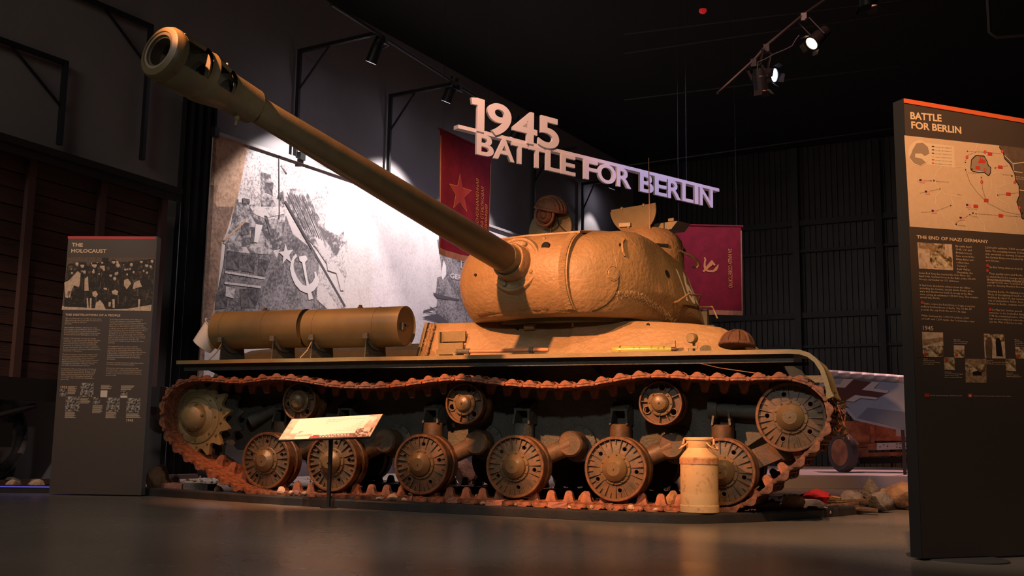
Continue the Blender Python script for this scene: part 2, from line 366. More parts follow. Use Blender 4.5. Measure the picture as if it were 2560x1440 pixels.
# swing arms with pivot caps, bump stops, all behind the wheels
PX = [-2.58, -1.869, -.911, .005, .922, 1.86]
arm0 = None
for x, px in zip(WX, PX):
    last = px > 1.5
    M = Matrix.Translation((x, 0, AX)); MF = Matrix.Translation((x-.30, 2*YC, AX)) @ Matrix.Scale(-1, 4, (0, 1, 0))
    dx = px-x; p = V((dx, .29, .205)); q = V((0, .29, .0))
    g = G(); d = (p-q).normalized()
    if last: g.bar(q+d*.1, p, .16, .17, V((0, 1, 0)))
    else:
        g.tube([q, q+d*.2, p], [.085, .08, .085], 16)
    g.lathe([(.115, .16), (.115, 0), (.10, -.02)], p+V((0, -.06, 0)), V((0, 1, 0)), 28)
    arm = obj('swing_arm', g, M_wheel, tank, 35, M)
    c = G().lathe([(.115, 0), (.112, .012), (.078, .014), (.074, .008), (.068, .008), (.064, .016), (.012, .016), (0, .012)], p+V((0, -.05, 0)), YA, 30)
    put('pivot_cap', c.mesh('pivot_cap', M_paint, 30), arm, M)
    f = G().lathe([(.165, 0), (.165, .03), (.14, .04)], p+V((0, .2, 0)), YA, 30)
    for i in range(10): aa = 2*pi*i/10; f.lathe([(.012, 0), (.012, .02)], p+V((.148*math.cos(aa), .17, .148*math.sin(aa))), YA, 6)
    put('pivot_flange', f.mesh('pivot_flange', M_hull, 30), arm, M)
    dup_part(arm, tank, MF)
    # bump stop: cylinder with open-fronted box above
    bx = x-.055
    g = G().lathe([(.095, 0), (.095, .13), (.085, .14)], V((bx, .36, .685-.03)), V((0, 0, 1)), 24); 
    bs_ = obj('bump_stop', g, M_wheel if x < -.6 or x > .4 else M_hull, tank, 35)  # stop below the gun takes the grey paint to show the barrel's shadow
    g = G()
    for s in (-1, 1): g.prism([V((bx+s*.085, .28, .79)), V((bx+s*.085, .49, .79)), V((bx+s*.085, .49, .99)), V((bx+s*.07, .40, .99)), V((bx+s*.07, .30, .93))], (-s*.018, 0, 0))
    g.prism([V((bx-.08, .30, .93)), V((bx-.08, .40, .99)), V((bx-.08, .49, .99)), V((bx-.08, .49, .965)), V((bx-.08, .41, .965)), V((bx-.08, .31, .91))], (.16, 0, 0))
    obj('bump_bracket', g, M_hull, bs_)
# ------------------------------------------------------------------ tracks: one object per link
path = [(-4.163, .852), (-4.171, .957), (-4.10, 1.085), (-3.963, 1.166), (-3.807, 1.193), (-3.638, 1.192), (-3.455, 1.173), (-3.275, 1.162), (-3.126, 1.171), (-2.965, 1.195), (-2.792, 1.198), (-2.621, 1.183), (-2.451, 1.160), (-2.283, 1.131), (-2.106, 1.114), (-1.931, 1.107), (-1.746, 1.107), (-1.577, 1.116), (-1.404, 1.130), (-1.233, 1.154), (-1.058, 1.172), (-.886, 1.178), (-.710, 1.157), (-.542, 1.135), (-.365, 1.118), (-.191, 1.106), (-.009, 1.100), (.171, 1.105), (.348, 1.120), (.517, 1.150), (.688, 1.175), (.859, 1.186), (1.033, 1.180), (1.199, 1.165), (1.373, 1.157), (1.549, 1.151), (1.718, 1.152), (1.894, 1.161), (2.04, 1.150), (2.180, 1.080), (2.262, .965), (2.268, .82), (2.20, .68), (2.10, .575), (1.985, .47), (1.86, .365), (1.73, .255), (1.60, .160), (1.45, .108), (1.25, .105), (0, .105), (-1.5, .105), (-2.9, .105), (-3.08, .122), (-3.253, .166), (-3.407, .228), (-3.563, .302), (-3.707, .366), (-3.838, .432), (-3.97, .52), (-4.064, .60), (-4.125, .70), (-4.15, .78)]
P = [V((x, 0, z)) for x, z in path]; P.append(P[0])
dense = []
for i in range(len(P)-1):
    n = max(1, int((P[i+1]-P[i]).length/.01))
    dense += [P[i].lerp(P[i+1], k/n) for k in range(n)]
dense.append(P[-1]); cum = [0]
for i in range(1, len(dense)): cum.append(cum[-1]+(dense[i]-dense[i-1]).length)
NL = round(cum[-1]/.164); pitch = cum[-1]/NL
def arc(s):
    s %= cum[-1]; k = int(np.searchsorted(cum, s)); k = max(1, min(k, len(cum)-1))
    t = (s-cum[k-1])/max(1e-9, cum[k]-cum[k-1]); return dense[k-1].lerp(dense[k], t)
HW = .325; YT = .11
def link_mesh(kind):
    g = G(); p = pitch
    g.box((p/2, 0, 0), (p*.78, 2*HW-.01, .022))
    for k in range(7):                                  # hinge knuckles
        y = -HW+.045+k*(2*HW-.09)/6; e = 0 if k % 2 == 0 else p
        g.cyl((e, y-.038, 0), (e, y+.038, 0), .021, n=8); g.box((e+(.02 if e == 0 else -.02), y, 0), (.045, .074, .03))
    g.cyl((0, -HW-.014, 0), (0, HW+.014, 0), .011, n=8); g.lathe([(.019, 0), (.019, .010)], (0, -HW, 0), YA, 6)
    for yy in (-HW+.012, HW-.012, -.12, .12):           # curved outer ribs
        pr = [(.012, .008), (.035, .022), (p*.36, .044), (p*.5, .050), (p*.64, .044), (p-.035, .022), (p-.012, .008)]
        g.prism([V((x, yy-.012, z)) for x, z in pr], (0, .024, 0))
    g.box((p/2, 0, .028), (.022, 2*HW-.03, .034), taper=.6)
    g.box((p/2-.045, 0, .017), (.014, 2*HW-.06, .018)); g.box((p/2+.045, 0, .017), (.014, 2*HW-.06, .018))
    if kind:                                            # guide horn, pointing inwards
        vs = []; fs = []; prof = [(.062, .028, -.008), (.046, .026, -.025), (.037, .022, -.060), (.030, .018, -.090), (.016, .012, -.106)]
        for hx, hy, z in prof: vs += [V((p/2+sx*hx, sy*hy, z)) for sx, sy in ((-1, -1), (1, -1), (1, 1), (-1, 1))]
        for k in range(4): fs += [(k*4+i, k*4+(i+1) % 4, k*4+4+(i+1) % 4, k*4+4+i) for i in range(4)]
        fs.append((16, 17, 18, 19)); g.add(vs, fs)
    return g.mesh('track_link', M_rust, 30)
LM = link_mesh(True)
rng = random.Random(5)
for side in (0, 1):
    yy = YT if side == 0 else 2*YC-YT
    for i in range(NL):
        a, b = arc(i*pitch), arc((i+1)*pitch); d = (b-a).normalized()
        # path runs rear -> top -> front -> bottom ; outward normal is on the left of travel in XZ
        nrm = V((-d.z, 0, d.x)); yv = nrm.cross(d)
        M = Matrix((d, yv, nrm)).transposed().to_4x4(); M.translation = a+V((-.30*side, yy, 0))
        put('track_link', LM, tank, M)
# ------------------------------------------------------------------ hull
YS = .49; YF = 2*YC-YS
def both(fn):
    for s in (0, 1): fn(lambda y: y if s == 0 else 2*YC-y)
g = G().prism([V((x, YS, z)) for x, z in ((-3.75, .50), (1.35, .50), (2.02, .95), (1.80, 1.37), (-4.05, 1.37), (-4.25, 1.0))], (0, YF-YS, 0))
obj('lower_hull', g, M_hull, tank)
g = G()
g.box((-1.0, .475, 1.315), (6.1, .03, .03))
for i in range(8): g.prism([V((-3.9+i*.82, .475, 1.36)), V((-3.9+i*.82, -.12, 1.36)), V((-3.9+i*.82, .475, 1.24))], (.012, 0, 0))
obj('fender_bracket_set', g, M_hull, tank)

# exhaust-like final drive strut and idler tensioner
g = G().tube([V((-3.50, .36, .80)), V((-3.30, .42, .90)), V((-2.98, .47, 1.02))], [.075, .05, .045], 14); obj('track_scraper_arm', g, M_hull, tank, 35)
g = G().cyl((1.95, .45, .857), (1.95, .20, .857), .10); g.cyl((1.25, .36, .93), (1.75, .36, .90), .06); g.cyl((1.22, .36, .932), (1.30, .36, .928), .085); obj('idler_tensioner', g, M_hull, tank, 35)
# fenders
def fender(yo, yi, name, first):
    g = G(); s = 1 if yi > yo else -1
    prof = [(-4.02, 1.378), (1.97, 1.378), (2.06, 1.372), (2.13, 1.348), (2.19, 1.298), (2.235, 1.225), (2.262, 1.14), (2.282, 1.06), (2.305, 1.01)]
    if not first: prof = [(x-.34, z) for x, z in prof[:5]]
    outer = [V((x, yo, z)) for x, z in prof]; t = .012
    inner = []
    for i, p in enumerate(outer):
        d = (outer[min(i+1, len(outer)-1)]-outer[max(i-1, 0)]).normalized(); inner.append(p+V((d.z, 0, -d.x))*t)
    n = len(outer); W = V((0, yi-yo, 0))
    vs = outer+inner+[p+W for p in outer]+[p+W for p in inner]; fs = []
    for i in range(n-1): fs += [(i, i+1, n+i+1, n+i), (2*n+i, 2*n+i+1, i+1, i), (n+i, n+i+1, 3*n+i+1, 3*n+i), (2*n+i, 3*n+i, 3*n+i+1, 2*n+i+1)]
    fs += [(0, n, 3*n, 2*n), (n-1, 2*n-1, 4*n-1, 3*n-1)]; g.add(vs, fs)
    f = obj(name, g, M_paint, tank, 40)
    g = G()                                                  # folded outer edge
    vs = []; h = .030; th = V((0, .008*s, 0))
    for i, p in enumerate(outer):
        d = (outer[min(i+1, n-1)]-outer[max(i-1, 0)]).normalized(); dn = V((d.z, 0, -d.x))*(h if i < n-1 else h*2.2); u = V((-d.z, 0, d.x))*.006
        o_ = V((0, -.003*s, 0)); vs += [p+u+o_, p+dn+o_, p+dn+th, p+u+th]
    fs = [(4*i+k, 4*i+(k+1) % 4, 4*i+4+(k+1) % 4, 4*i+4+k) for i in range(n-1) for k in range(4)]+[(0, 1, 2, 3), (4*n-4, 4*n-3, 4*n-2, 4*n-1)]
    obj('folded_edge', g.add(vs, fs), M_paint, f)
    sk = G().box((-1.0, yo+.10*s, 1.325), (6.0, .012, .075)); obj('inner_skirt', sk, M_hull, f)
fender(-.21, YS+.02, 'fender', True); fender(2*YC+.21, YF-.02, 'fender', False)
# superstructure: cast front part and welded rear part, leaning sides
def wavy(p, a=.006, s=5): return p+V((0, noise.noise(p*s)*a, 0))
top = [(-1.75, 1.775), (-1.143, 1.772), (-.60, 1.763), (-.10, 1.756), (.35, 1.742), (.70, 1.722), (1.05, 1.692), (1.28, 1.655), (1.36, 1.615), (1.42, 1.56), (1.46, 1.48), (1.49, 1.40), (1.50, 1.37)]
def hull_side(u, v):
    x = -1.63+u*3.13; zt = np.interp(x, [t[0] for t in top], [t[1] for t in top]); z = 1.37+(zt-1.37)*v
    y = .44+.16*v+max(0, x-1.0)**2*.35+(.0 if x > -.1 else .03)*v
    if v > .92: y += .02
    p = V((x, y, z)); return wavy(p, .012, 4)
g = G(); nu, nv = 110, 14
ringp = []
for i in range(nu+1):
    u = i/nu; sec = [hull_side(u, j/nv) for j in range(nv+1)]; e = sec[-1]
    sec += [V((e.x, e.y+.02, e.z+.012)), V((e.x, YC, e.z+.02))]
    sec += [V((p.x, 2*YC-p.y, p.z)) for p in sec[-2::-1]]; ringp.append(sec)
m_ = len(ringp[0]); vs = [p for s in ringp for p in s]
fs = [(i*m_+k, i*m_+k+1, (i+1)*m_+k+1, (i+1)*m_+k) for i in range(nu) for k in range(m_-1)]
fs += [tuple(range(m_)), tuple((nu*m_+k) for k in range(m_))]
obj('superstructure', g.add(vs, fs), M_cast, tank, 40)
# engine deck behind: low sloping sides
g = G(); prof = [(.50, 1.37), (.62, 1.52), (.80, 1.60), (2*YC-.80, 1.60), (2*YC-.62, 1.52), (2*YC-.50, 1.37)]
vs = []
for x, k in ((-4.15, .35), (-3.85, .85), (-3.3, 1), (-1.66, 1)): vs += [V((x, y, 1.37+(z-1.37)*k)) for y, z in prof]
fs = [(i*6+k, i*6+(k+1) % 6, i*6+6+(k+1) % 6, i*6+6+k) for i in range(3) for k in range(6)]+[(0, 1, 2, 3, 4, 5), (18, 19, 20, 21, 22, 23)]
obj('engine_deck', g.add(vs, fs), M_hull, tank)
# weld bead and end plate next to the drum
g = G(); rng = random.Random(3)
for i in range(46):
    t = i/45; p = V((-1.59+.01*rng.uniform(-1, 1), .42+.20*t, 1.40+.365*t)); g.lathe([(.0, -.02), (.018, -.01), (.022, 0), (.018, .01), (0, .02)], p+V((0, -.01, 0)), V((0, 0, 1)), 6)
    p.x += .03; g.lathe([(.0, -.02), (.014, -.01), (.018, 0), (0, .02)], p+V((0, -.01, 0)), V((0, 0, 1)), 6)
obj('weld_bead', g, M_cast, tank, 60)
obj('end_plate', G().prism([V((-1.66, .40, 1.37)), V((-1.66, .60, 1.79)), V((-1.66, .75, 1.79)), V((-1.66, .75, 1.37))], (.035, 0, 0)), M_paint, tank)
# stepped edge on the cast front, shot mark, clamp block
def hs(x, v, off=0): p = hull_side((x+1.63)/3.13, v); p.y -= off; return p
obj('cast_step', G().box(hs(-.10, .92, .005), (.02, .05, .05)), M_cast, tank)
g = G().cyl(hs(-.52, .88, .05)+V((-.05, 0, 0)), hs(-.52, .88, .05)+V((.05, 0, 0)), .035, n=14); g.box(hs(-.52, .88, .0), (.09, .08, .05)); obj('tow_eye', g, M_paint, tank, 35)
for x, v, r in ((.62, .93, .013), (-.66, .83, .010)):
    g = G().lathe([(0, 0), (r, .001), (r*1.25, .004), (r*1.4, -.004)], hs(x, v, .004), YA, 14); obj('bolt_hole', g, M_hole, tank)
# box clamp (two plates) left of the tool, headlamp bracket on the right
g = G().box(hs(-1.30, .30, .03)+V((0, 0, .02)), (.26, .03, .11)); g.box(hs(-1.30, .60, .03)+V((0, 0, .02)), (.26, .03, .10)); g.box(hs(-1.43, .45, .04), (.015, .05, .25)); obj('stowage_plate', g, M_paint, tank)
g = G().lathe([(.045, 0), (.045, .05), (.038, .06)], V((1.10, .33, 1.54)), V((-.3, -1, 0)), 18); g.bar((1.10, .34, 1.38), (1.10, .34, 1.52), .02); g.bar((1.06, .30, 1.46), (1.14, .30, 1.46), .02)
obj('headlamp_bracket', g, M_paint, tank, 35)
g = G().prism([V((.93, .25, 1.39)), V((1.07, .25, 1.39)), V((1.07, .25, 1.45))], (0, .02, 0)); g.prism([V((.80, .35, 1.47)), V((.93, .35, 1.47)), V((.93, .35, 1.53)), V((.78, .35, 1.50))], (0, .03, 0)); obj('wedge_bracket', g, M_cast, tank)
# ------------------------------------------------------------------ fuel drums
def drum(x0, x1, yc, zc, r, end):
    g = G().lathe([(r*.93, .02), (r-.004, .012), (r, 0), (r, x1-x0), (r-.004, x1-x0-.012), (r*.93, x1-x0-.02)], V((x0, yc, zc)), V((1, 0, 0)), 56)
    g.v = list(g.v)
    d = obj('fuel_drum', g, M_drum, tank, 40)
    for k in (.12, .60) if not end else (.12, .74):
        x = x0+(x1-x0)*k; obj('band', G().ring((x, yc, zc), (1, 0, 0), r-.002, r+.003, -.002, .002, 56), M_drum, d, 30)
    c = G().lathe([(.026, 0), (.028, .012), (.018, .016), (.018, .03), (.011, .034)], V((x0+(x1-x0)*.52, yc, zc+r-.004)), V((0, 0, 1)), 12); obj('filler_cap', c, M_wheel, d, 30)
    if end:
        h = G().box((x1-.005, yc-.06, zc-.01), (.03, .055, .07)); h.bar((x1-.005, yc-.06, zc+.0), (x1-.005, yc+.02, zc+.01), .03, .02); obj('end_fitting', h, M_hull, d)
    return d
DR = .193; DY = .16; DZ = 1.705
drum(-3.80, -2.745, DY, DZ+.01, DR, False); drum(-2.70, -1.63, DY, DZ, DR, True)
for x in (-3.62, -3.0, -2.55, -1.95):
    g = G().lathe([(DR+.004, 0), (DR+.016, 0), (DR+.016, .05), (DR+.004, .05), (DR+.004, 0)], V((x, DY, DZ)), V((1, 0, 0)), 24, pi*.95+pi/2-.1, pi*.95+pi/2+1.5, cap=False)
    g = G()
    arcp = [V((x, DY+(DR+.008)*math.cos(t), DZ+(DR+.008)*math.sin(t))) for t in np.linspace(-2.75, -.5, 14)]
    for i in range(13): g.bar(arcp[i], arcp[i+1], .05, .008, V((1, 0, 0)))
    g.prism([V((x-.03, -.02, 1.385)), V((x-.03, .40, 1.385)), V((x-.03, .36, 1.60)), V((x-.03, .24, 1.535)), V((x-.03, .08, 1.535)), V((x-.03, .0, 1.58))], (.01, 0, 0))
    g.box((x, -.055, 1.60), (.05, .03, .05)); obj('drum_cradle', g, M_hull, tank)
g = G()
for x in (-3.66, -2.60): g.tube([V((x, -.16, 1.39)), V((x+.04, -.10, 1.47)), V((x+.05, -.045, 1.56))], .006, 6)
obj('drum_strap_set', g, M_paint, tank)
# ------------------------------------------------------------------ gun line and turret frame
def gun_line(X0, L):
    r1, r2 = ray(1300, 668), ray(395, 125); n = r1.cross(r2).normalized()
    z = (n.dot(CAM)-n.x*X0-n.y*YC)/n.z; A = V((X0, YC, z)); a = r2.dot(r2); b = 2*r2.dot(CAM-A); c = (CAM-A).dot(CAM-A)-L*L
    t = (-b-math.sqrt(b*b-4*a*c))/2/a; return A, CAM+r2*t
GA, GM = gun_line(-.25, 5.45)          # pivot above the turret ring, muzzle centre
GD = (GM-GA).normalized(); GL = (GM-GA).length
TF = V((GD.x, GD.y, 0)).normalized(); TL = V((-TF.y, TF.x, 0)); TO = V((GA.x, YC, 0))
def T(u, v, z): return TO+TF*u+TL*v+V((0, 0, z))
plan = [(1.30, 0), (1.29, .35), (1.24, .58), (1.08, .78), (.75, .93), (.30, 1.01), (-.20, 1.04), (-.70, 1.01), (-1.15, .83), (-1.45, .46), (-1.55, 0)]
pa = [math.atan2(v, u) for u, v in plan]; pr = [math.hypot(u, v) for u, v in plan]
def prad(a):
    a = abs((a+pi) % (2*pi)-pi); return float(np.interp(a, pa, pr))
def roofz(u): return float(np.interp(u, [-1.5, -1.0, -.3, .2, .55, .8, 1.3], [2.27, 2.34, 2.47, 2.55, 2.60, 2.59, 2.50]))
def tsurf(a, t):
    """a: azimuth in turret frame, t: 0 base .. 1 roof edge"""
    r = sum(prad(a+d) for d in (-.12, -.06, 0, .06, .12))/5; ca = math.cos(a)
    front = max(0, min(1, (ca-.25)/.35)); front = front*front*(3-2*front)
    zt = roofz(r*ca); zb = 1.775; z = zb+(zt-zb)*t
    kf = .72+.28*math.sqrt(max(0, 1-((t-.47)/.56)**2))
    tb = .30 if ca > .1 else .30*max(0, min(1, (ca+.75)/.85))      # undercut below the belt on the sides
    if t < tb: ks = .86+.15*(t/tb)**.8
    else: q = (t-tb)/(1-tb); ks = 1.01-.17*q**1.35
    k = kf*front+ks*(1-front); q = max(0, (t-.975)/.025); k -= .008*q*q
    p = T(r*k*ca, r*k*math.sin(a), z); n = noise.noise(p*2.6)*.012+noise.noise(p*9)*.003
    return p+TF*(ca*n)+TL*(math.sin(a)*n)
turret_z = 1.775
NA, NT = 160, 40
g = G(); vs = [tsurf(2*pi*i/NA, j/NT) for j in range(NT+1) for i in range(NA)]
fs = [(j*NA+i, j*NA+(i+1) % NA, (j+1)*NA+(i+1) % NA, (j+1)*NA+i) for j in range(NT) for i in range(NA)]
top_i = [NT*NA+i for i in range(NA)]
for k, f in enumerate((.85, .5, .0)):
    if f:
        b0 = len(vs); vs += [T(*(lambda q: (q.dot(TF)*f, q.dot(TL)*f, roofz(q.dot(TF)*f)+.03*(1-f)))(vs[NT*NA+i]-TO)) for i in range(NA)]
        prev = b0-NA if k else NT*NA
        fs += [((prev if k else NT*NA)+i, (prev if k else NT*NA)+(i+1) % NA, b0+(i+1) % NA, b0+i) for i in range(NA)]
    else: fs.append(tuple(range(len(vs)-NA, len(vs))))
fs.append(tuple(range(NA))[::-1])
turret = obj('turret', g.add(vs, fs), M_cast, tank, 50)
tb_me = turret.data; bm = bmesh.new(); bm.from_mesh(tb_me); bm.transform(WM[turret.name]); BV = BVHTree.FromBMesh(bm); bm.free()
def on_turret(px, py, off=0):
    d = ray(px, py).normalized(); loc, n, i, dist = BV.ray_cast(CAM, d)
    if loc is None: return None, None
    if n.dot(d) > 0: n = -n
    return loc+n*off, n
obj('turret_ring', G().lathe([(.93, 0), (.93, .05)], TO+V((0, 0, 1.74)), (0, 0, 1), 64), M_hull, turret, 30)
# mantlet: drum-shaped casting across the front, slightly proud
def mant(s, t):
    v = -.53+1.06*s; z = 1.80+(2.52-1.80)*t
    u = 1.335*(.70+.30*math.sqrt(max(0, 1-((t-.47)/.58)**2)))
    u -= .05*abs(v/.53)**3
    p = T(u, v, z); n = noise.noise(p*3)*.010+noise.noise(p*12)*.003; return p+TF*n
g = G(); nu, nv = 40, 30; vs = [mant(i/nu, j/nv) for j in range(nv+1) for i in range(nu+1)]
back = [p-TF*.20 for p in vs]; N = len(vs)
fs = [(j*(nu+1)+i, j*(nu+1)+i+1, (j+1)*(nu+1)+i+1, (j+1)*(nu+1)+i) for j in range(nv) for i in range(nu)]
edge = [i for i in range(nu+1)]+[j*(nu+1)+nu for j in range(1, nv+1)]+[nv*(nu+1)+i for i in range(nu-1, -1, -1)]+[j*(nu+1) for j in range(nv-1, 0, -1)]
fs += [(edge[k], edge[(k+1) % len(edge)], N+edge[(k+1) % len(edge)], N+edge[k]) for k in range(len(edge))]
mantlet = obj('gun_mantlet', g.add(vs+back, fs), M_cast, tank, 40)
# rough weld band on the mantlet's left edge
g = G(); rng = random.Random(9)
for j in range(70):
    t = .02+.96*j/69; p = mant(.985, t)+TF*.004; p2 = mant(.935, t)+TF*.006; k = rng.uniform(-.004, .004)
    g.tube([p+V((0, 0, k)), (p+p2)/2+TF*.006, p2+V((0, 0, -k))], .0085, 5)
obj('welded_edge', g, M_cast, mantlet, 60)
g = G().prism([mant(0, 1)+TF*.0, mant(.5, 1)+TF*.01, mant(1, 1), mant(1, 1)-TF*.40+V((0, 0, .06)), mant(0, 1)-TF*.40+V((0, 0, .06))], (0, 0, .018)); obj('top_plate', g, M_cast, mantlet)
# gun axis helpers
def gp(s, o=V((0, 0, 0))): return GA+GD*s+o
_, GB, GC = frame(GD)
S0 = 1.20
g = G().lathe([(.27, 0), (.27, .10), (.255, .125), (.235, .125), (.225, .115), (.19, .115), (.175, .13), (.168, .235), (.160, .250), (.150, .250), (.12, .22)], gp(S0), GD, 48)
collar = obj('gun_collar', g, M_cast, tank, 35)
for k in range(8):
    a = 2*pi*k/8+.35; c = gp(S0+.11)+(GB*math.cos(a)+GC*math.sin(a))*.205
    b = G().lathe([(.024, 0), (.024, .02), (.016, .03)], c, GD, 6) if k % 2 else G().lathe([(.013, 0), (.013, .012)], c, GD, 12)
    obj('flange_bolt', b, M_paint, collar, 30)
for s, t, r in ((.78, .80, .036), (.62, .62, .011), (.10, .50, .012)):
    c = mant(s, t); obj('sight_port' if r > .03 else 'bolt_hole', G().lathe([(0, .006), (r, .006), (r*1.12, .010), (r*1.22, -.01)], c, TF, 18), M_hole if r > .03 else M_hole, mantlet)
for s, t in ((.30, .93), (.72, .93)): obj('top_bolt', G().lathe([(.016, 0), (.012, .012), (0, .014)], mant(s, t), TF, 10), M_cast, mantlet, 40)
# barrel
br = [(1.30, .132), (2.0, .130), (3.2, .113), (4.45, .092), (4.70, .090)]
g = G(); pr_ = [(r, s) for s, r in br]
barrel = obj('gun_barrel', G().lathe([(r, s) for s, r in br], GA, GD, 48), M_barrel, tank, 40)
obj('barrel_root', G().lathe([(.132, 1.28), (.137, 1.50), (.134, 1.53)], GA, GD, 48), M_paint, barrel, 30)
# muzzle brake: shell with side windows, swept to GL
SB = GL-.80
outer = [(.098, SB), (.120, SB+.02), (.125, SB+.24), (.134, SB+.28), (.158, SB+.39), (.166, SB+.45), (.162, SB+.480), (.162, SB+.495), (.171, SB+.52), (.172, SB+.69), (.163, SB+.705), (.163, SB+.715), (.172, SB+.735), (.170, SB+.768), (.158, SB+.790), (.124, SB+.803), (.120, SB+.797), (.103, SB+.797), (.098, SB+.785)]
inner = [(.090, SB+.78), (.088, SB+.71), (.145, SB+.705), (.145, SB+.52), (.140, SB+.505), (.080, SB+.50), (.080, SB+.46), (.135, SB+.455), (.112, SB+.29), (.075, SB+.26), (.07, SB)]
prof = outer+inner; n = 72
g = G().lathe(prof, GA, GD, n, cap=False)
def in_window(s, ang):                     # ang: 0 = sideways (+B), pi = other side
    ang -= .28; d = min(abs((ang+pi) % (2*pi)-pi), abs((ang) % (2*pi)-pi))
    return (SB+.285 < s < SB+.44 and d < .80) or (SB+.52 < s < SB+.70 and d < .80)
keep = []
for f in g.f:
    c = sum((g.v[i] for i in f), V())/4; d = c-GA; s = d.dot(GD); q = d-GD*s
    ang = math.atan2(q.dot(GC), q.dot(GB))
    if q.length > .10 and in_window(s, ang): continue
    keep.append(f)
g.f = keep
# wall thickness around the window edges
cnt = {}
for f in keep:
    for i in range(4):
        e = tuple(sorted((f[i], f[(i+1) % 4]))); cnt[e] = cnt.get(e, 0)+1
gi = G(); gi.v = list(g.v); no_ = len(outer)
gi.f = [f for f in keep if min(i//n for i in f) >= no_-1 and max(i//n for i in f) >= no_]
g.f = [f for f in keep if f not in set(gi.f)]
def clean(g_):
    used = sorted({i for f in g_.f for i in f}); mp_ = {k: j for j, k in enumerate(used)}; g_.v = [g_.v[i] for i in used]; g_.f = [tuple(mp_[i] for i in f) for f in g_.f]; return g_
brake = obj('muzzle_brake', clean(g), M_barrel, tank, 38); obj('bore_lining', clean(gi), mat('shaded_bore', (.035, .030, .020), .6), brake, 38)  # inner faces coloured dark for the shade inside the brake
obj('bore_end', G().lathe([(0, 0), (.085, 0)], gp(SB+.02), GD, 24, cap=False), M_hole, brake)
g = G()                                    # window side walls
for s0, s1, w, ra, rb_ in ((SB+.285, SB+.445, .80, .137, .165), (SB+.52, SB+.70, .80, .171, .172)):
    for base in (0, pi):
        for sg in (-1, 1):
            a = base+.28+sg*(w-.01); e = GB*math.cos(a)+GC*math.sin(a); t_ = e.cross(GD)*.004
            g.prism([gp(s0)+e*(ra-.026)-t_, gp(s1)+e*(rb_-.026)-t_, gp(s1)+e*(rb_-.001)-t_, gp(s0)+e*(ra-.001)-t_], t_*2)
obj('window_edge_set', g, M_barrel, brake)
obj('clamp_nut', G().lathe([(.018, 0), (.018, .03), (.010, .035), (.010, .07)], gp(SB+.12)-GC*.118*1.0, -GC, 8), M_barrel, brake, 30)
obj('top_screw', G().lathe([(.010, 0), (.008, .02)], gp(SB+.28)+GC*.16, GC, 8), M_barrel, brake, 30)
# ------------------------------------------------------------------ turret fittings
def onT(px, py, off=.0):
    p, n = on_turret(px, py, off)
    return (p, n) if p else (at(px, py, P=(TL, TL.dot(TO)+.9)), TL)
def port(px, py, r, ex=.0, name='pistol_port'):
    p, n = onT(px, py, .002)
    g = G().lathe([(0, 0), (r, 0), (r*1.25, .006), (r*1.45, -.006)], p, n, 20); return obj(name, g, M_hole, turret, 30)
port(1668, 685, .030)
p, n = onT(1421, 622, .002); obj('casting_pit', G().lathe([(0, 0), (.014, 0), (.02, -.004)], p, n, 9), M_hole, turret)
p, n = onT(1533, 683, -.006); g = G().lathe([(0, .012), (.052, .012), (.056, .006), (.056, -.01)], p, n, 28); pt = obj('round_patch', g, M_cast, turret, 30)
g = G()
for i in range(30):
    a = 2*pi*i/30; _, b_, c_ = frame(n); q = p+(b_*math.cos(a)+c_*math.sin(a))*.064+n*.006; g.lathe([(0, -.004), (.008, 0), (0, .006)], q, n, 5)
obj('patch_weld', g, M_cast, pt, 50)
g = G(); pts = [onT(x, y, .012)[0] for x, y in ((1560, 600), (1551, 608), (1550, 620), (1553, 632), (1560, 640))]
g.tube([pts[0]+(-TL)*.03, pts[0]+TL*.0, pts[1]+TL*.012, pts[2]+TL*.016, pts[3]+TL*.01, pts[4]], .011, 8); obj('lifting_hook', g, M_cast, turret, 40)
obj('hook_recess', G().lathe([(0, 0), (.026, 0), (.03, -.01)], onT(1553, 614, .0)[0], onT(1553, 614)[1], 16), M_hole, turret)
# seams: curved line between front cheek and side
def seam(pxs, name, r=.006, m=M_hull, par=None):
    pts = [onT(x, y, .001)[0] for x, y in pxs]; return obj(name, G().tube(pts, r, 6), m, par or turret, 60)
seam([(1547, 690), (1547, 705), (1543, 725), (1533, 745), (1515, 762), (1495, 773), (1480, 778)], 'cheek_seam', .005, M_hole)
seam([(1527, 592), (1533, 620), (1539, 650), (1543, 670)], 'upper_seam', .003, M_cast)
# rough scalloped weld along the undercut
g = G(); rng = random.Random(4)
curve = [(1545, 729), (1565, 727), (1585, 729), (1605, 736), (1625, 748), (1645, 762), (1660, 775), (1675, 788), (1690, 802)]
cp = smooth_poly([V((x, y, 0)) for x, y in curve], 7)
for q in cp:
    for k in range(5):
        p, n = onT(q.x+rng.uniform(-5, 5), q.y+rng.uniform(-1, 17)*(.5+.5*rng.random()), .0); a_, b_, c_ = frame(n)
        d = (b_*rng.uniform(-.5, .5)-V((0, 0, 1))*rng.uniform(.5, 1)+TF*.3).normalized(); g.tube([p-d*.022, p+n*.001, p+d*.024], [.002, .0048, .001], 4)
obj('scalloped_weld', g, M_cast, turret, 60)
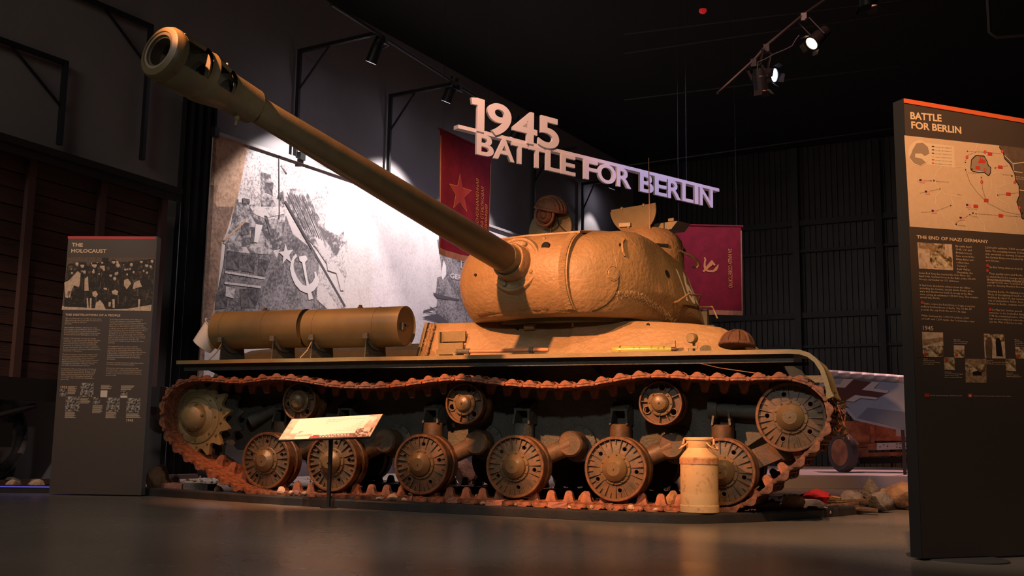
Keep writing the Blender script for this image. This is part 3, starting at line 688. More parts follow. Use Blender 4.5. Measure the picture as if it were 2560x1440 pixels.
# painted number
def text_geo(s, size=1.0, align='LEFT', bold=0, res=3, spacing=1, line=1.0, extrude=0):
    c = bpy.data.curves.new('t', 'FONT'); c.body = s; c.size = size; c.align_x = align; c.offset = bold; c.resolution_u = res; c.space_character = spacing; c.space_line = line; c.extrude = extrude
    o = bpy.data.objects.new('t', c); COL.objects.link(o); dg = bpy.context.evaluated_depsgraph_get(); dg.update()
    me = o.evaluated_get(dg).to_mesh(); vs = [v.co.copy() for v in me.vertices]; fs = [tuple(p.vertices) for p in me.polygons]
    o.evaluated_get(dg).to_mesh_clear(); bpy.data.objects.remove(o); bpy.data.curves.remove(c); return vs, fs
def subdiv(vs, fs, maxlen):
    b = bmesh.new(); bv = [b.verts.new(v) for v in vs]
    for f in fs:
        try: b.faces.new([bv[i] for i in f])
        except ValueError: pass
    bmesh.ops.triangulate(b, faces=b.faces)
    for _ in range(4):
        es = [e for e in b.edges if e.calc_length() > maxlen]
        if not es: break
        bmesh.ops.subdivide_edges(b, edges=es, cuts=1); bmesh.ops.triangulate(b, faces=b.faces)
    b.verts.index_update(); r = [v.co.copy() for v in b.verts], [tuple(v.index for v in f.verts) for f in b.faces]; b.free(); return r
M_num = mat('white_number_paint', (.80, .76, .70), .6)
vs, fs = text_geo('166', .46, bold=.012); vs, fs = subdiv(vs, fs, .04)
g = G(); out = []
for v in vs:                               # wrap onto the turret flank by angle and height
    ang = math.radians(95)+v.x*.80; h = 2.02+v.y*.95
    o_ = T(0, 0, h); d = TF*math.cos(ang)+TL*math.sin(ang)
    loc, n, i, dist = BV.ray_cast(o_+d*3, -d); out.append((loc+d*.004) if loc else o_+d)
num = obj('painted_number', g.add(out, fs), M_num, turret)
# grab rails
def rail(pxs, off, name='grab_rail', r=.011):
    pts = []
    for (x, y), o_ in zip(pxs, off):
        p, n = onT(x, y, 0); pts.append(p+n*o_)
    return obj(name, G().tube(pts, r, 8), M_cast, turret, 50)
rail([(1683, 757), (1683, 745), (1700, 741), (1728, 748), (1742, 758)], [0, .07, .09, .10, .02])
rp = lambda x, y, v: at(x, y, P=(TL, TL.dot(TO)+v))
obj('grab_rail', G().tube([rp(1697, 626, .80), rp(1700, 627, .86), rp(1725, 639, .90), rp(1743, 652, .92), rp(1748, 662, .92), rp(1744, 668, .90), rp(1733, 668, .84)], .014, 8), M_cast, turret, 50)
def rear_bracket():
    b0 = at(1757, 795, P=(TL, TL.dot(TO)+.98)); g = G().box(b0, (.11, .10, .17)); g.box(b0-V((0, 0, .09)), (.26, .16, .015))
    g.tube([b0+V((-.03, -.05, .09)), b0+V((-.01, -.10, .10)), b0+V((.12, -.10, .10)), b0+V((.17, -.10, -.02))], .009, 6)
    g.tube([b0+V((-.06, -.06, .08)), b0+V((-.06, -.10, .06)), b0+V((-.05, -.10, -.05)), b0+V((-.04, -.05, -.07))], .009, 6); return obj('stowage_bracket', g, M_paint, turret, 40)
rear_bracket()
# cupola
cu = T(-.52, .46, 0)
g = G().lathe([(.40, 2.40), (.395, 2.62), (.375, 2.70), (.335, 2.755), (.27, 2.80), (.255, 2.815), (.24, 2.80), (.235, 2.70), (0, 2.70)], cu, (0, 0, 1), 64)
for i, v in enumerate(g.v):
    n_ = noise.noise(v*7)*.006; g.v[i] = v+(v-cu).normalized()*n_
cup = obj('commander_cupola', g, M_cast, turret, 50)
for a in (-.25, .75, -1.25):
    d = (TL*math.cos(a)+TF*math.sin(a)); t_ = V((0, 0, 1)).cross(d); c = cu+d*.393+V((0, 0, 2.60))
    obj('vision_slit', G().box(c, (.03, .165, .03), Matrix((d, t_, V((0, 0, 1)))).transposed()), M_hole, cup)
# two half-round lids standing open
def half_lid(c, ax_w, ax_h, nrm, r, name):
    pts = [c+ax_w*(r*math.cos(t))-ax_h*(r*math.sin(t)) for t in np.linspace(0, pi, 25)]
    g = G().prism([p for p in pts], nrm*.022)
    l = obj(name, g, M_paint, turret, 40)
    g = G().prism([c+ax_w*(r*.9*math.cos(t))-ax_h*(r*.9*math.sin(t)+.02) for t in np.linspace(0, pi, 25)], nrm*-.012)
    obj('inner_plate', g, M_paint, l)
    obj('straight_flange', G().bar(c-ax_w*r*.97, c+ax_w*r*.97, .05, .018, nrm), M_paint, l)
    for k in (-.5, .45): obj('hinge_knob', G().lathe([(.02, 0), (.018, .02), (.008, .03)], c+ax_w*r*k+ax_h*.01, ax_h, 8), M_paint, l, 30)
    return l
c1 = at(1584, 522, P=(TF, TF.dot(TO)-.45)); wdir = (at(1641, 513, P=(TF, TF.dot(TO)-.45))-at(1527, 531, P=(TF, TF.dot(TO)-.45))); rr = wdir.length/2; wdir.normalize()
hdir = V((0, 0, 1))*.98+TF*.2; hdir = (hdir-wdir*hdir.dot(wdir)).normalized(); nr_ = wdir.cross(hdir)
lid = half_lid(c1, wdir, hdir, nr_, rr, 'hatch_lid')
cc = at(1583, 555, P=(nr_, nr_.dot(c1)))
dsk = G().lathe([(.0, 0), (.11, 0), (.115, -.02), (.12, -.03)], cc-nr_*.03, nr_, 32)
obj('round_boss', dsk, M_paint, lid, 30)
c2 = at(1668, 553, P=(TF, TF.dot(TO)-.62)); w2 = (TL*.98+V((0, 0, .14))).normalized(); h2 = (V((0, 0, 1))*.45-TF*.9).normalized()
g = G().prism([at(1633, 560, P=(TF, TF.dot(TO)-.6)), at(1694, 552, P=(TF, TF.dot(TO)-.6)), at(1678, 573, P=(TF, TF.dot(TO)-.6)), at(1640, 577, P=(TF, TF.dot(TO)-.6))], -TF*.35+V((0, 0, .03)))
l2 = obj('hatch_lid', g, M_paint, turret); obj('latch', G().bar(at(1672, 551, P=(TF, TF.dot(TO)-.62)), at(1686, 549, P=(TF, TF.dot(TO)-.62)), .04, .03), M_paint, l2)
obj('hinge_block', G().box(at(1563, 563, P=(TF, TF.dot(TO)-.3)), (.12, .05, .04)), M_paint, cup)
obj('hinge_ball', G().lathe([(0, -.018), (.013, -.012), (.018, 0), (.013, .012), (0, .018)], at(1571, 570, P=(TF, TF.dot(TO)-.26)), (0, 0, 1), 10), M_paint, cup, 60)
# loader's round hatch standing on edge
cH = at(1375, 575, P=(TF, TF.dot(TO)-.30)); rH = (at(1429, 575, P=(TF, TF.dot(TO)-.30))-cH).length
nH = (TF*.99+V((0, 0, .12))).normalized()
lid2 = obj('round_hatch_lid', G().lathe([(rH*.985, -.028), (rH, -.02), (rH, .0), (rH*.985, .008), (rH*.6, .010), (0, .010)], cH, nH, 56), M_paint, turret, 30)
g = G().tube([at(1348, 541, P=(nH, nH.dot(cH)+.012)), at(1349, 538, P=(nH, nH.dot(cH)+.045)), at(1361, 539, P=(nH, nH.dot(cH)+.045)), at(1362, 541, P=(nH, nH.dot(cH)+.012))], .009, 8)
obj('lid_handle', g, M_paint, lid2, 40)
# antenna
ab = at(1625, 600, P=(TL, TL.dot(TO)+.62)); tp = at(1620, 392, P=(TL, TL.dot(TO)+.62)); tp = V((ab.x-.01, ab.y, tp.z))
g = G()
for k in range(7): g.lathe([(.016, 0), (.020, .008), (.016, .016)], ab+V((0, 0, -.03+k*.018)), (0, 0, 1), 12)
an = obj('antenna_base', g, M_wheel, turret, 30)
obj('antenna_rod', G().tube([ab+V((0, 0, .08)), ab.lerp(tp, .5), tp], [.007, .0055, .004], 8), mat('antenna_paint', (.35, .18, .10), .5), an, 40)
# ------------------------------------------------------------------ things on the tank
# white enamel bucket leaning behind the rear drum
t = empty('enamel_bucket', (-4.0, .18, 1.40), 'white enamel bucket lying tilted behind the rear fuel drum', 'bucket')
ax = V((-.55, -.15, -.75)).normalized(); ctr = at(524, 842, Y=.18)
g = G().lathe([(.105, .13), (.112, .125), (.135, -.12), (.141, -.125), (.141, -.132), (.131, -.130), (.108, .118), (0, .118)], ctr, ax, 36)
obj('bucket_body', g, M_white, t, 35)
obj('bucket_rim', G().ring(ctr, ax, .136, .146, -.136, -.124, 36), mat('dark_enamel_rim', (.10, .11, .16), .3), t, 30)
_, b_, c_ = frame(ax)
obj('bail_handle', G().tube([ctr-ax*.11+(b_*math.cos(a)+c_*math.sin(a))*.150-ax*.02*math.sin(a*1) for a in np.linspace(0, pi, 12)], .004, 6), M_white, t)
# shovel held on the hull side: steel head, orange-brown wooden handle
t = empty('shovel', (-1.1, .30, 1.40), 'long tool with orange-brown wooden handle strapped along the hull side', 'tool')
a_, b_ = at(1165, 866, Y=.34), at(1372, 855, Y=.34); b_.z = a_.z+.0; a_.z = b_.z = 1.468
obj('handle', G().tube([a_-V((.02, 0, 0)), b_-V((.02, 0, 0)), b_], [.019, .019, .013], 14), M_wood, t, 40)
obj('socket', G().tube([a_-V((.10, 0, 0)), a_+V((.03, 0, 0))], [.022, .025], 14), M_hull, t, 30)
g = G().box(a_-V((.20, 0, .0)), (.22, .02, .05)); g.tube([a_-V((.14, 0, .01)), a_-V((.10, 0, .05)), a_-V((.09, 0, .09))], .012, 8); obj('head', g, M_paint, t)
for x in (a_.x+.02, b_.x-.17):
    g = G().ring((x, a_.y, a_.z), (1, 0, 0), .020, .028, -.02, .02, 16); g.box((x, a_.y, a_.z-.05), (.03, .03, .07)); g.box((x, a_.y-.005, 1.398), (.07, .06, .012)); obj('tool_clamp', g, M_hull, tank)
# artillery shell lying on the fender
sa, sb = at(1532, 869, Y=.02), at(1696, 871, Y=.02); sa.z = sb.z = 1.378+.042; L = (sb-sa).length; dx = (sb-sa).normalized()
t = empty('artillery_shell', (sa+sb)/2-V((0, 0, .042)), 'yellow-green artillery shell with dark nose lying on the fender', 'shell')
M_shell = mat('yellow_green_shell_paint', (.30, .31, .075), .3, 0, (.26, .27, .065), 4)
obj('shell_body', G().lathe([(.030, 0), (.036, .01), (.041, .05), (.041, .075), (.042, .08), (.042, L*.45), (.039, L*.62), (.032, L*.78), (.023, L*.90)], sa, dx, 28), M_shell, t, 30)
obj('driving_band', G().ring(sa, dx, .040, .0425, .065, .080, 28), mat('copper_band', (.55, .25, .10), .3, .8), t, 30)
obj('fuze', G().lathe([(.023, L*.90), (.017, L*.95), (.006, L), (0, L)], sa, dx, 20), mat('dark_fuze', (.05, .025, .015), .4), t, 30)
mk = G()
for k, s_ in ((.33, '23'), (.42, '00'), (.60, '122'), (.70, '05'), (.78, 'OO')):
    vs, fs = text_geo(s_, .020)
    rr_ = float(np.interp(k, [.45, .62, .78, .9], [.042, .039, .032, .023]))+.0006
    mk.add([sa+dx*(k*L+v.y)+V((0, -math.cos(v.x/rr_+.1)*rr_, math.sin(v.x/rr_+.1)*rr_)) for v in vs], fs)
obj('stencilled_marks', mk, mat('black_stencil', (.03, .03, .01), .6), t)
# padded tanker helmets
M_hel = mat('brown_padded_cloth', (.055, .026, .016), .85, 0, (.085, .038, .022), 20, .5, 90)
M_hel2 = mat('red_brown_leather', (.19, .075, .035), .6, 0, (.13, .05, .025), 16, .3, 60)
def helmet(name, label, c, up, fw, r, m, mer=False):
    t = empty(name, c-up*r*.2, label, 'helmet'); sd = up.cross(fw)
    g = G(); g.grid(lambda u, v: c+(fw*math.cos(2*pi*u)*1.12+sd*math.sin(2*pi*u))*r*math.sin(v*pi/2+.001)+up*r*1.0*math.cos(v*pi/2), 32, 12, True)
    b0 = len(g.v)-32; g.f.append(tuple(range(b0, b0+32))); obj('shell', g, m, t, 70)
    for k in range(9 if mer else 0):
        h_ = fw*math.cos(2*pi*k/9)*1.12+sd*math.sin(2*pi*k/9)
        obj('padded_ridge', G().tube([c+(h_*math.sin(a)+up*math.cos(a))*r*1.01 for a in np.linspace(.12, 1.45, 9)], [r*(.05+.05*j/8) for j in range(9)], 8), m, t, 60)
    for k in () if mer else (-2, -1, 0, 1, 2):                      # padded ridges over the crown
        o_ = k*.28; pts = []
        for a in np.linspace(-1.45, 1.45, 16):
            q = fw*math.sin(a)*1.12*math.cos(o_)+up*math.cos(a)*math.cos(o_)+sd*math.sin(o_); pts.append(c+q*r*1.02)
        obj('padded_ridge', G().tube(pts, r*.085, 8), m, t, 60)
    obj('brow_band', G().tube([c+(fw*math.cos(a)*1.14+sd*math.sin(a)*1.02)*r+up*.01 for a in np.linspace(0, 2*pi, 33)], r*.11, 8), m, t, 60)
    return t, sd
p = at(1842, 868, Y=.0); p.z = 1.385+.038
helmet('tanker_helmet', 'dark brown padded tanker helmet with ridges sitting on the front fender', p+V((0, 0, .01)), V((.05, .10, 1)).normalized(), V((.25, -1, .1)).normalized(), .135, M_hel, True)
# helmet hanging on the loader's hatch lid
c = at(1378, 527, P=(nH, nH.dot(cH)+.09)); up = V((.25, -.2, .95)).normalized(); fw = nH.cross(up).cross(up)*-1
fw = (nH-up*nH.dot(up)).normalized(); t, sd = helmet('tanker_helmet', 'red-brown padded tanker helmet with ear cup hanging on the round hatch lid', c, up, up.cross(fw), .155, M_hel2)
e = c+fw*.125-up*.05
obj('ear_cup', G().lathe([(.085, 0), (.088, .02), (.065, .045), (.055, .045), (.045, .03), (.03, .05), (0, .055)], e-fw*.03, fw, 24), M_hel2, t, 30)
obj('ear_ring', G().tube([e+(up*math.sin(a)+up.cross(fw)*math.cos(a))*.115-fw*.01 for a in np.linspace(0, 2*pi, 25)], .016, 8), M_hel2, t, 60)
hp = (nH, nH.dot(cH)+.055)
pts = [at(x, y, P=hp) for x, y in ((1363, 537), (1384, 538), (1378, 560), (1371, 569), (1363, 564), (1361, 550))]; obj('ear_flap', G().prism(pts, nH*.02), M_hel2, t)
pts = [at(x, y, P=hp) for x, y in ((1386, 515), (1404, 509), (1409, 524), (1387, 535))]; obj('nape_strap', G().prism(pts, nH*.03), M_hel2, t)
hp = (nH, nH.dot(cH)+.03); M_cord = mat('cord_grey', (.45, .35, .28), .6)
obj('cable', G().tube([at(x, y, P=hp) for x, y in ((1389, 536), (1384, 545), (1379, 558), (1377, 570), (1376, 588))], .0045, 6), M_cord, t, 60)
obj('dark_cable', G().tube([at(x, y, P=hp) for x, y in ((1391, 537), (1394, 548), (1396, 560), (1407, 573), (1426, 586))], .006, 6), M_dark, t, 60)
obj('chin_strap', G().prism([at(x, y, P=hp) for x, y in ((1388, 540), (1393, 540), (1394, 554), (1389, 552))], nH*.015), M_hel2, t)
# crumpled cloth and papers by the front helmet
def rock(c, sx, sy, sz, seed, m, name, label, cat, group=None, sub=2, rough=.35, flat=.0, parent=None):
    b = bmesh.new(); bmesh.ops.create_icosphere(b, subdivisions=sub, radius=1); g = G(); r = random.Random(seed); rot = Matrix.Rotation(r.uniform(0, 6.3), 3, 'Z')
    off = V((r.uniform(0, 50), r.uniform(0, 50), r.uniform(0, 50)))
    planes = [(V((r.uniform(-1, 1), r.uniform(-1, 1), r.uniform(-.3, 1))).normalized(), r.uniform(.5, .85)) for _ in range(7)]
    for v in b.verts:
        p = v.co*(1+rough*noise.noise(v.co*1.3+off)+rough*.4*noise.noise(v.co*4+off))
        for n_, d in planes:
            k = p.dot(n_)-d
            if k > 0: p -= n_*k*.9
        p = V((p.x*sx, p.y*sy, p.z*sz)); g.v.append(rot @ p)
    g.f = [tuple(v.index for v in f.verts) for f in b.faces]; b.free()
    zmin = min(v.z for v in g.v); c = V(c); g.v = [v+V((c.x, c.y, c.z-zmin)) for v in g.v]
    o = obj(name, g, m, parent, 40 if sub > 1 else None)
    if parent is None: tag(o, label, cat, group)
    return o
M_cloth = mat('pale_cloth', (.60, .42, .34), .8, 0, (.40, .26, .20), 12)
p = at(1877, 868, Y=.06); rock((p.x, p.y, 1.388), .05, .05, .035, 3, M_cloth, 'folded_cloth', 'small pale folded cloth beside the helmet on the front fender', 'cloth')
p = at(1900, 870, Y=.05); rock((p.x, p.y, 1.388), .07, .04, .014, 8, M_hel, 'leather_piece', 'small brown leather piece right of the pale cloth on the front fender', 'leather')
# milk can on the platform curb
MC = at(1749, 1277, Y=-.385); MC.z = ZP+.001
t = empty('milk_can', MC, 'cream-painted steel milk can with rust flecks standing before the last road wheel', 'milk can')
M_can = mat('cream_can_paint', (.62, .42, .22), .42, 0, (.30, .15, .07), 16, .1, 60, thr=(.56, .74)); M_canrust = mat('can_rusty_band', (.52, .28, .14), .5, 0, (.28, .12, .06), 22, .1, 60, thr=(.5, .7))
h = .585; k = h/177
def z_(px): return (1278-px)*k
R_ = .150
obj('body', G().lathe([(R_*.98, 0), (R_*1.02, .004), (R_*1.02, z_(1262)), (R_*.985, z_(1260)), (R_*.985, z_(1234)), (R_*.98, z_(1232)), (R_*.985, z_(1230)), (R_*.985, z_(1166))], MC, (0, 0, 1), 56), M_can, t, 30)
obj('shoulder_band', G().lathe([(R_*.985, z_(1166)), (R_*1.02, z_(1165)), (R_*1.02, z_(1152)), (R_*.98, z_(1149))], MC, (0, 0, 1), 56), M_canrust, t, 30)
obj('neck', G().lathe([(R_*.99, z_(1150)), (R_*.93, z_(1146)), (R_*.66, z_(1130)), (R_*.63, z_(1127)), (R_*.64, z_(1126)), (R_*.66, z_(1110)), (R_*.69, z_(1108))], MC, (0, 0, 1), 56), M_can, t, 30)
obj('lid', G().lathe([(R_*.70, z_(1109)), (R_*.70, z_(1105)), (R_*.62, z_(1102)), (R_*.3, z_(1103)), (0, z_(1103))], MC, (0, 0, 1), 48), M_can, t, 30)
g = G()
for s in (-1, 1): g.tube([MC+V((s*R_*.78, 0, z_(1106))), MC+V((s*R_*.80, -.01, z_(1114))), MC+V((s*R_*.82, -.02, z_(1120)))], .010, 6)
g.bar(MC+V((-R_*.78, 0, z_(1104))), MC+V((R_*.78, 0, z_(1103))), .022, .012); obj('lid_clamp', g, M_canrust, t)
for s in (-1, 1):
    pts = [MC+V((s*R_*.50, -R_*.45, z_(1115))), MC+V((s*R_*.72, -R_*.52, z_(1124))), MC+V((s*R_*.98, -R_*.30, z_(1130))), MC+V((s*R_*1.0, .0, z_(1129))), MC+V((s*R_*.82, 0, z_(1119)))]
    obj('wire_handle', G().tube(smooth_poly(pts, 3), .006, 8), M_can, t, 60)
# ------------------------------------------------------------------ caption stand
PB_ = at(821, 1270, Z=ZF)
t = empty('caption_stand', PB_, 'slanted reading rail on a thin black post in front of the left wheels', 'sign')
obj('base_plate', G().lathe([(.075, 0), (.075, .008), (.02, .012)], PB_, (0, 0, 1), 32), M_dark, t, 30)
dpt = (PB_-CAM).dot(CW)
tl_, tr_, br_, bl_ = at(728.4, 1048, D=dpt+.22), at(959, 1035, D=dpt+.24), at(926, 1093, D=dpt-.06), at(693.7, 1101.5, D=dpt-.08)
pc = (tl_+tr_+br_+bl_)/4; ux = ((tr_-tl_)+(br_-bl_)).normalized(); uy = ((tl_-bl_)+(tr_-br_)); uy = (uy-ux*uy.dot(ux)).normalized(); un = ux.cross(uy)
obj('post', G().box((PB_+V((0, 0, .5*(pc.z-.02-ZF)+.0))), (.028, .028, pc.z-ZF-.03)), M_dark, t)
obj('rail_plate', G().prism([bl_, br_, tr_, tl_], -un*.014), M_dark, t)
def quad(px4): return [at(x, y, P=(un, un.dot(pc)+.002)) for x, y in px4]
def decal(name, pts, m, par, nrm, off): 
    return obj(name, G().add([V(p)+nrm*off for p in pts], [tuple(range(len(pts)))]), m, par)
M_print = mat('cream_print', (.80, .66, .55), .5); M_print2 = mat('tan_print', (.50, .30, .22), .5, 0, (.72, .50, .38), 14); M_print3 = mat('dark_red_print', (.16, .06, .05), .5, 0, (.30, .13, .10), 20); M_red = mat('red_print', (.55, .03, .03), .5)
def Q(x, y, k=.003):
    u, v = x, y; A_ = tl_.lerp(tr_, u); B_ = bl_.lerp(br_, u); return A_.lerp(B_, v)+un*k
def rq(name, u0, v0, u1, v1, m, k): obj(name, G().add([Q(u0, v0, k), Q(u1, v0, k), Q(u1, v1, k), Q(u0, v1, k)], [(3, 2, 1, 0)]), m, t)
rq('printed_sheet', .008, .012, .992, .97, M_print, .002); rq('tan_panel', .008, .012, .09, .97, M_print2, .003); rq('tan_panel', .86, .012, .992, .60, M_print2, .003)
rq('dark_band', .33, .80, .80, .97, M_print3, .003); rq('red_block', .36, .82, .42, .94, M_red, .004); rq('photo_print', .80, .60, .975, .97, mat('noisy_photo', (.12, .06, .05), .5, 0, (.75, .55, .45), 26, thr=(.45, .55)), .003)
rq('photo_print', .18, .62, .34, .86, M_print2, .004); rq('photo_print', .02, .70, .17, .95, M_print2, .004)
obj('logo', G().add([Q(.925+.03*math.cos(a), .22+.11*math.sin(a), .004) for a in np.linspace(0, 2*pi, 20)[:-1]], [tuple(range(19))[::-1]]), M_print, t)
lt = G()
rng = random.Random(2)
for row in range(7):
    v = .14+row*.085; u = .42
    while u < .80:
        w = rng.uniform(.015, .04); lt.add([Q(u, v, .004), Q(u+w, v, .004), Q(u+w, v+.028, .004), Q(u, v+.028, .004)], [(3, 2, 1, 0)]); u += w+.008
o = obj('small_print_lines', lt, mat('faint_print', (.62, .48, .38), .6), t); o['kind'] = 'stuff'
lt = G()
for row in range(2):
    u = .44
    while u < .76:
        w = rng.uniform(.015, .03); v = .84+row*.06; lt.add([Q(u, v, .005), Q(u+w, v, .005), Q(u+w, v+.03, .005), Q(u, v+.03, .005)], [(3, 2, 1, 0)]); u += w+.012
o = obj('white_print_lines', lt, M_print, t); o['kind'] = 'stuff'
# ------------------------------------------------------------------ printed mural hanging before the left wall
MP = CWALL+.28
def mu(px, py, k=0): return at(px, py, P=(NW, MP+k))
def c5(x, y): return 480+x/2.7686, 300+y/2.7692
mural = empty('mural_banner', mu(900, 1040), 'huge pale photo-print banner of ruins and a draped flag, spotlit behind the tank', 'banner')
def halftone(name, ca, cb, sc, lo, hi, st=None, sc2=3, bias=.25):
    """two-tone print grain: fine noise thresholded, modulated by a broad noise"""
    m = bpy.data.materials.new(name); m.use_nodes = True; nt = m.node_tree; b = nt.nodes['Principled BSDF']; b.inputs['Roughness'].default_value = .8; b.inputs['Specular IOR Level'].default_value = .1
    N = nt.nodes.new; L = nt.links.new; tc = N('ShaderNodeTexCoord'); mp = N('ShaderNodeMapping'); mp.inputs['Scale'].default_value = st or (1, 1, 1); L(tc.outputs['Object'], mp.inputs[0])
    n1 = N('ShaderNodeTexNoise'); n1.inputs['Scale'].default_value = sc; n1.inputs['Detail'].default_value = 6; n1.inputs['Roughness'].default_value = .7
    n2 = N('ShaderNodeTexNoise'); n2.inputs['Scale'].default_value = sc2; n2.inputs['Detail'].default_value = 4
    L(mp.outputs[0], n1.inputs['Vector']); L(mp.outputs[0], n2.inputs['Vector'])
    ma = N('ShaderNodeMath'); ma.operation = 'MULTIPLY_ADD'; L(n2.outputs[0], ma.inputs[0]); ma.inputs[1].default_value = bias*2; L(n1.outputs[0], ma.inputs[2])
    mb = N('ShaderNodeMath'); mb.operation = 'SUBTRACT'; L(ma.outputs[0], mb.inputs[0]); mb.inputs[1].default_value = bias
    r = N('ShaderNodeValToRGB'); r.color_ramp.elements[0].position = lo; r.color_ramp.elements[1].position = hi; r.color_ramp.elements[0].color = (*ca, 1); r.color_ramp.elements[1].color = (*cb, 1)
    L(mb.outputs[0], r.inputs[0]); L(r.outputs[0], b.inputs['Base Color']); return m
PW, PG, PD = (.62, .56, .56), (.30, .27, .28), (.105, .095, .105)
H_sky = halftone('print_sky', (.52, .47, .47), (.64, .58, .58), 22, .35, .55)
H_lite = halftone('print_light_grain', (.26, .235, .245), PW, 26, .36, .50)
H_mid = halftone('print_mid_grain', PD, PG, 24, .38, .60)
H_midl = halftone('print_mixed_grain', PD, (.50, .455, .46), 14, .42, .60)
H_dark = halftone('print_dark_grain', (.065, .06, .068), (.19, .17, .18), 20, .40, .62)
H_tan = halftone('print_tan', (.33, .20, .13), (.52, .34, .24), 16, .34, .55)
H_tand = halftone('print_dark_tan', (.17, .11, .085), (.32, .20, .145), 16, .40, .58)
H_strk = halftone('print_streaks', (.14, .125, .135), (.55, .50, .50), 9, .42, .56, (1, 1, 1))
H_white = mat('print_white', (.66, .60, .60), .8); H_line = mat('print_dark_line', (.07, .06, .07), .8)
def dec(name, pts, m, k, f=c5): return obj(name, G().add([mu(*f(x, y), k) for x, y in pts], [tuple(range(len(pts)))]), m, mural)
idn = lambda x, y: (x, y)
zlow = .55
B0, B1, B2 = mu(534, 331), mu(1304, 592), mu(505, 790)
def edge_at(s): return None
topR = B0+(B1-B0)*1.03; botR = V((topR.x, topR.y, zlow)); lo = B2+(B2-B0)*((zlow-B2.z)/(B2.z-B0.z))
g = G().prism([lo, botR, topR, B0], -NW*.02); obj('printed_cloth', g, H_sky, mural)
g = G().bar(B0+NW*.01, topR+NW*.01, .05, .05); obj('top_rail', g, mat('rail_grey', (.35, .33, .33), .5), mural)
obj('end_clip', G().box(B0+NW*.03, (.08, .10, .14)), M_dark, mural); obj('end_clip', G().box(mu(748, 392)+NW*.04, (.08, .14, .12)), M_dark, mural)
dec('printed_haze', [(150, 95), (700, 245), (900, 330), (960, 420), (930, 620), (900, 900), (700, 900), (300, 800), (300, 560)], H_lite, .002)
dec('printed_sepia_field', [(150, 92), (390, 163), (330, 480), (300, 600), (210, 860), (175, 1200), (150, 1440), (75, 1440), (100, 900), (125, 440)], H_tan, .004)
dec('printed_sepia_ruin', [(130, 450), (180, 455), (160, 560), (170, 600), (290, 600), (240, 770), (205, 850), (180, 1150), (120, 1440), (75, 1440), (100, 900)], H_tand, .006)
dec('printed_tower', [(478, 360), (548, 378), (545, 425), (565, 435), (560, 520), (585, 545), (600, 510), (630, 485), (640, 600), (480, 600)], H_midl, .006)
dec('printed_chimneys', [(300, 560), (320, 545), (322, 570), (345, 570), (350, 540), (400, 548), (402, 575), (385, 585), (440, 590), (440, 660), (520, 680), (610, 690), (640, 700), (640, 880), (560, 900), (250, 870), (215, 850), (270, 740)], H_midl, .004)
dec('printed_sill', [(400, 600), (620, 600), (640, 650), (500, 680), (430, 650)], H_lite, .006)
for pts in ([(345, 705), (400, 712), (385, 790), (340, 800)], [(415, 740), (450, 745), (430, 850), (405, 850)], [(500, 660), (520, 665), (560, 800), (540, 800)], [(350, 540), (398, 548), (398, 580), (352, 578)], [(505, 430), (560, 440), (555, 520), (505, 500)]): dec('printed_window', pts, H_dark, .008)
dec('printed_window', [(440, 720), (490, 728), (455, 850), (430, 845)], H_white, .009)
dec('printed_facade', [(235, 860), (560, 905), (590, 960), (470, 1320), (450, 1440), (150, 1440), (180, 1180), (220, 1000)], H_mid, .005)
for pts in ([(245, 910), (330, 920), (325, 1040), (240, 1030)], [(350, 930), (440, 945), (430, 1060), (345, 1045)], [(460, 960), (540, 975), (500, 1080), (455, 1075)], [(170, 1200), (250, 1180), (240, 1300), (160, 1310)], [(330, 1170), (480, 1165), (440, 1300), (340, 1300)]): dec('printed_window', pts, H_dark, .008)
for pts in ([(230, 1045), (510, 1090), (505, 1105), (228, 1060)], [(225, 1120), (480, 1150), (476, 1165), (224, 1135)]): dec('printed_cornice', pts, H_lite, .009)
dec('printed_rubble', [(235, 1150), (300, 1170), (290, 1235), (232, 1220)], H_lite, .009)
dec('printed_debris', [(240, 870), (300, 850), (345, 880), (420, 870), (560, 900), (540, 930), (400, 925), (240, 905)], H_strk, .007)
dec('printed_plank', [(210, 835), (370, 690), (376, 702), (230, 835)], H_tan, .009)
# lower draped flag with emblem, upper streaming cloth, pole
dec('printed_flag_lower', [(650, 660), (700, 790), (800, 870), (900, 1010), (960, 1120), (1010, 1280), (1030, 1330), (700, 1440), (440, 1440), (500, 1160), (590, 960), (620, 860)], H_mid, .007)
dec('printed_flag_lower_fold', [(880, 960), (1000, 1180), (1060, 1300), (960, 1330), (860, 1240), (870, 1120)], H_lite, .009)
dec('printed_flag_upper', [(585, 545), (640, 478), (780, 470), (800, 500), (860, 640), (930, 760), (1010, 800), (1050, 770), (1060, 880), (990, 960), (930, 990), (870, 900), (780, 800), (640, 560)], H_strk, .006)
for k in range(9):
    x0 = 655+k*17; dec('printed_fold', [(x0, 500+k*4), (x0+5, 500+k*4), (x0+128, 760+k*10), (x0+122, 762+k*10)], H_line if k % 3 == 0 else H_mid, .008)
dec('printed_statue', [(930, 970), (1000, 940), (1075, 820), (1078, 1020), (1050, 1180), (1030, 1180), (1000, 1060), (940, 1040)], H_lite, .007)
dec('printed_flagpole', [(636, 560), (652, 560), (1068, 1292), (1052, 1292)], H_line, .011)
dec('printed_mast', [(600, 235), (606, 235), (608, 680), (602, 680)], H_line, .010)
dec('printed_wire', [(612, 310), (618, 312), (660, 370), (655, 374)], H_line, .010)
st = [];  cx, cy = 652, 930
for i in range(10):
    a = -pi/2+i*pi/5-.12; r_ = 78 if i % 2 == 0 else 32; st.append((cx+r_*math.cos(a)*.68, cy+r_*math.sin(a)*.98))
dec('printed_star', st, H_white, .012)
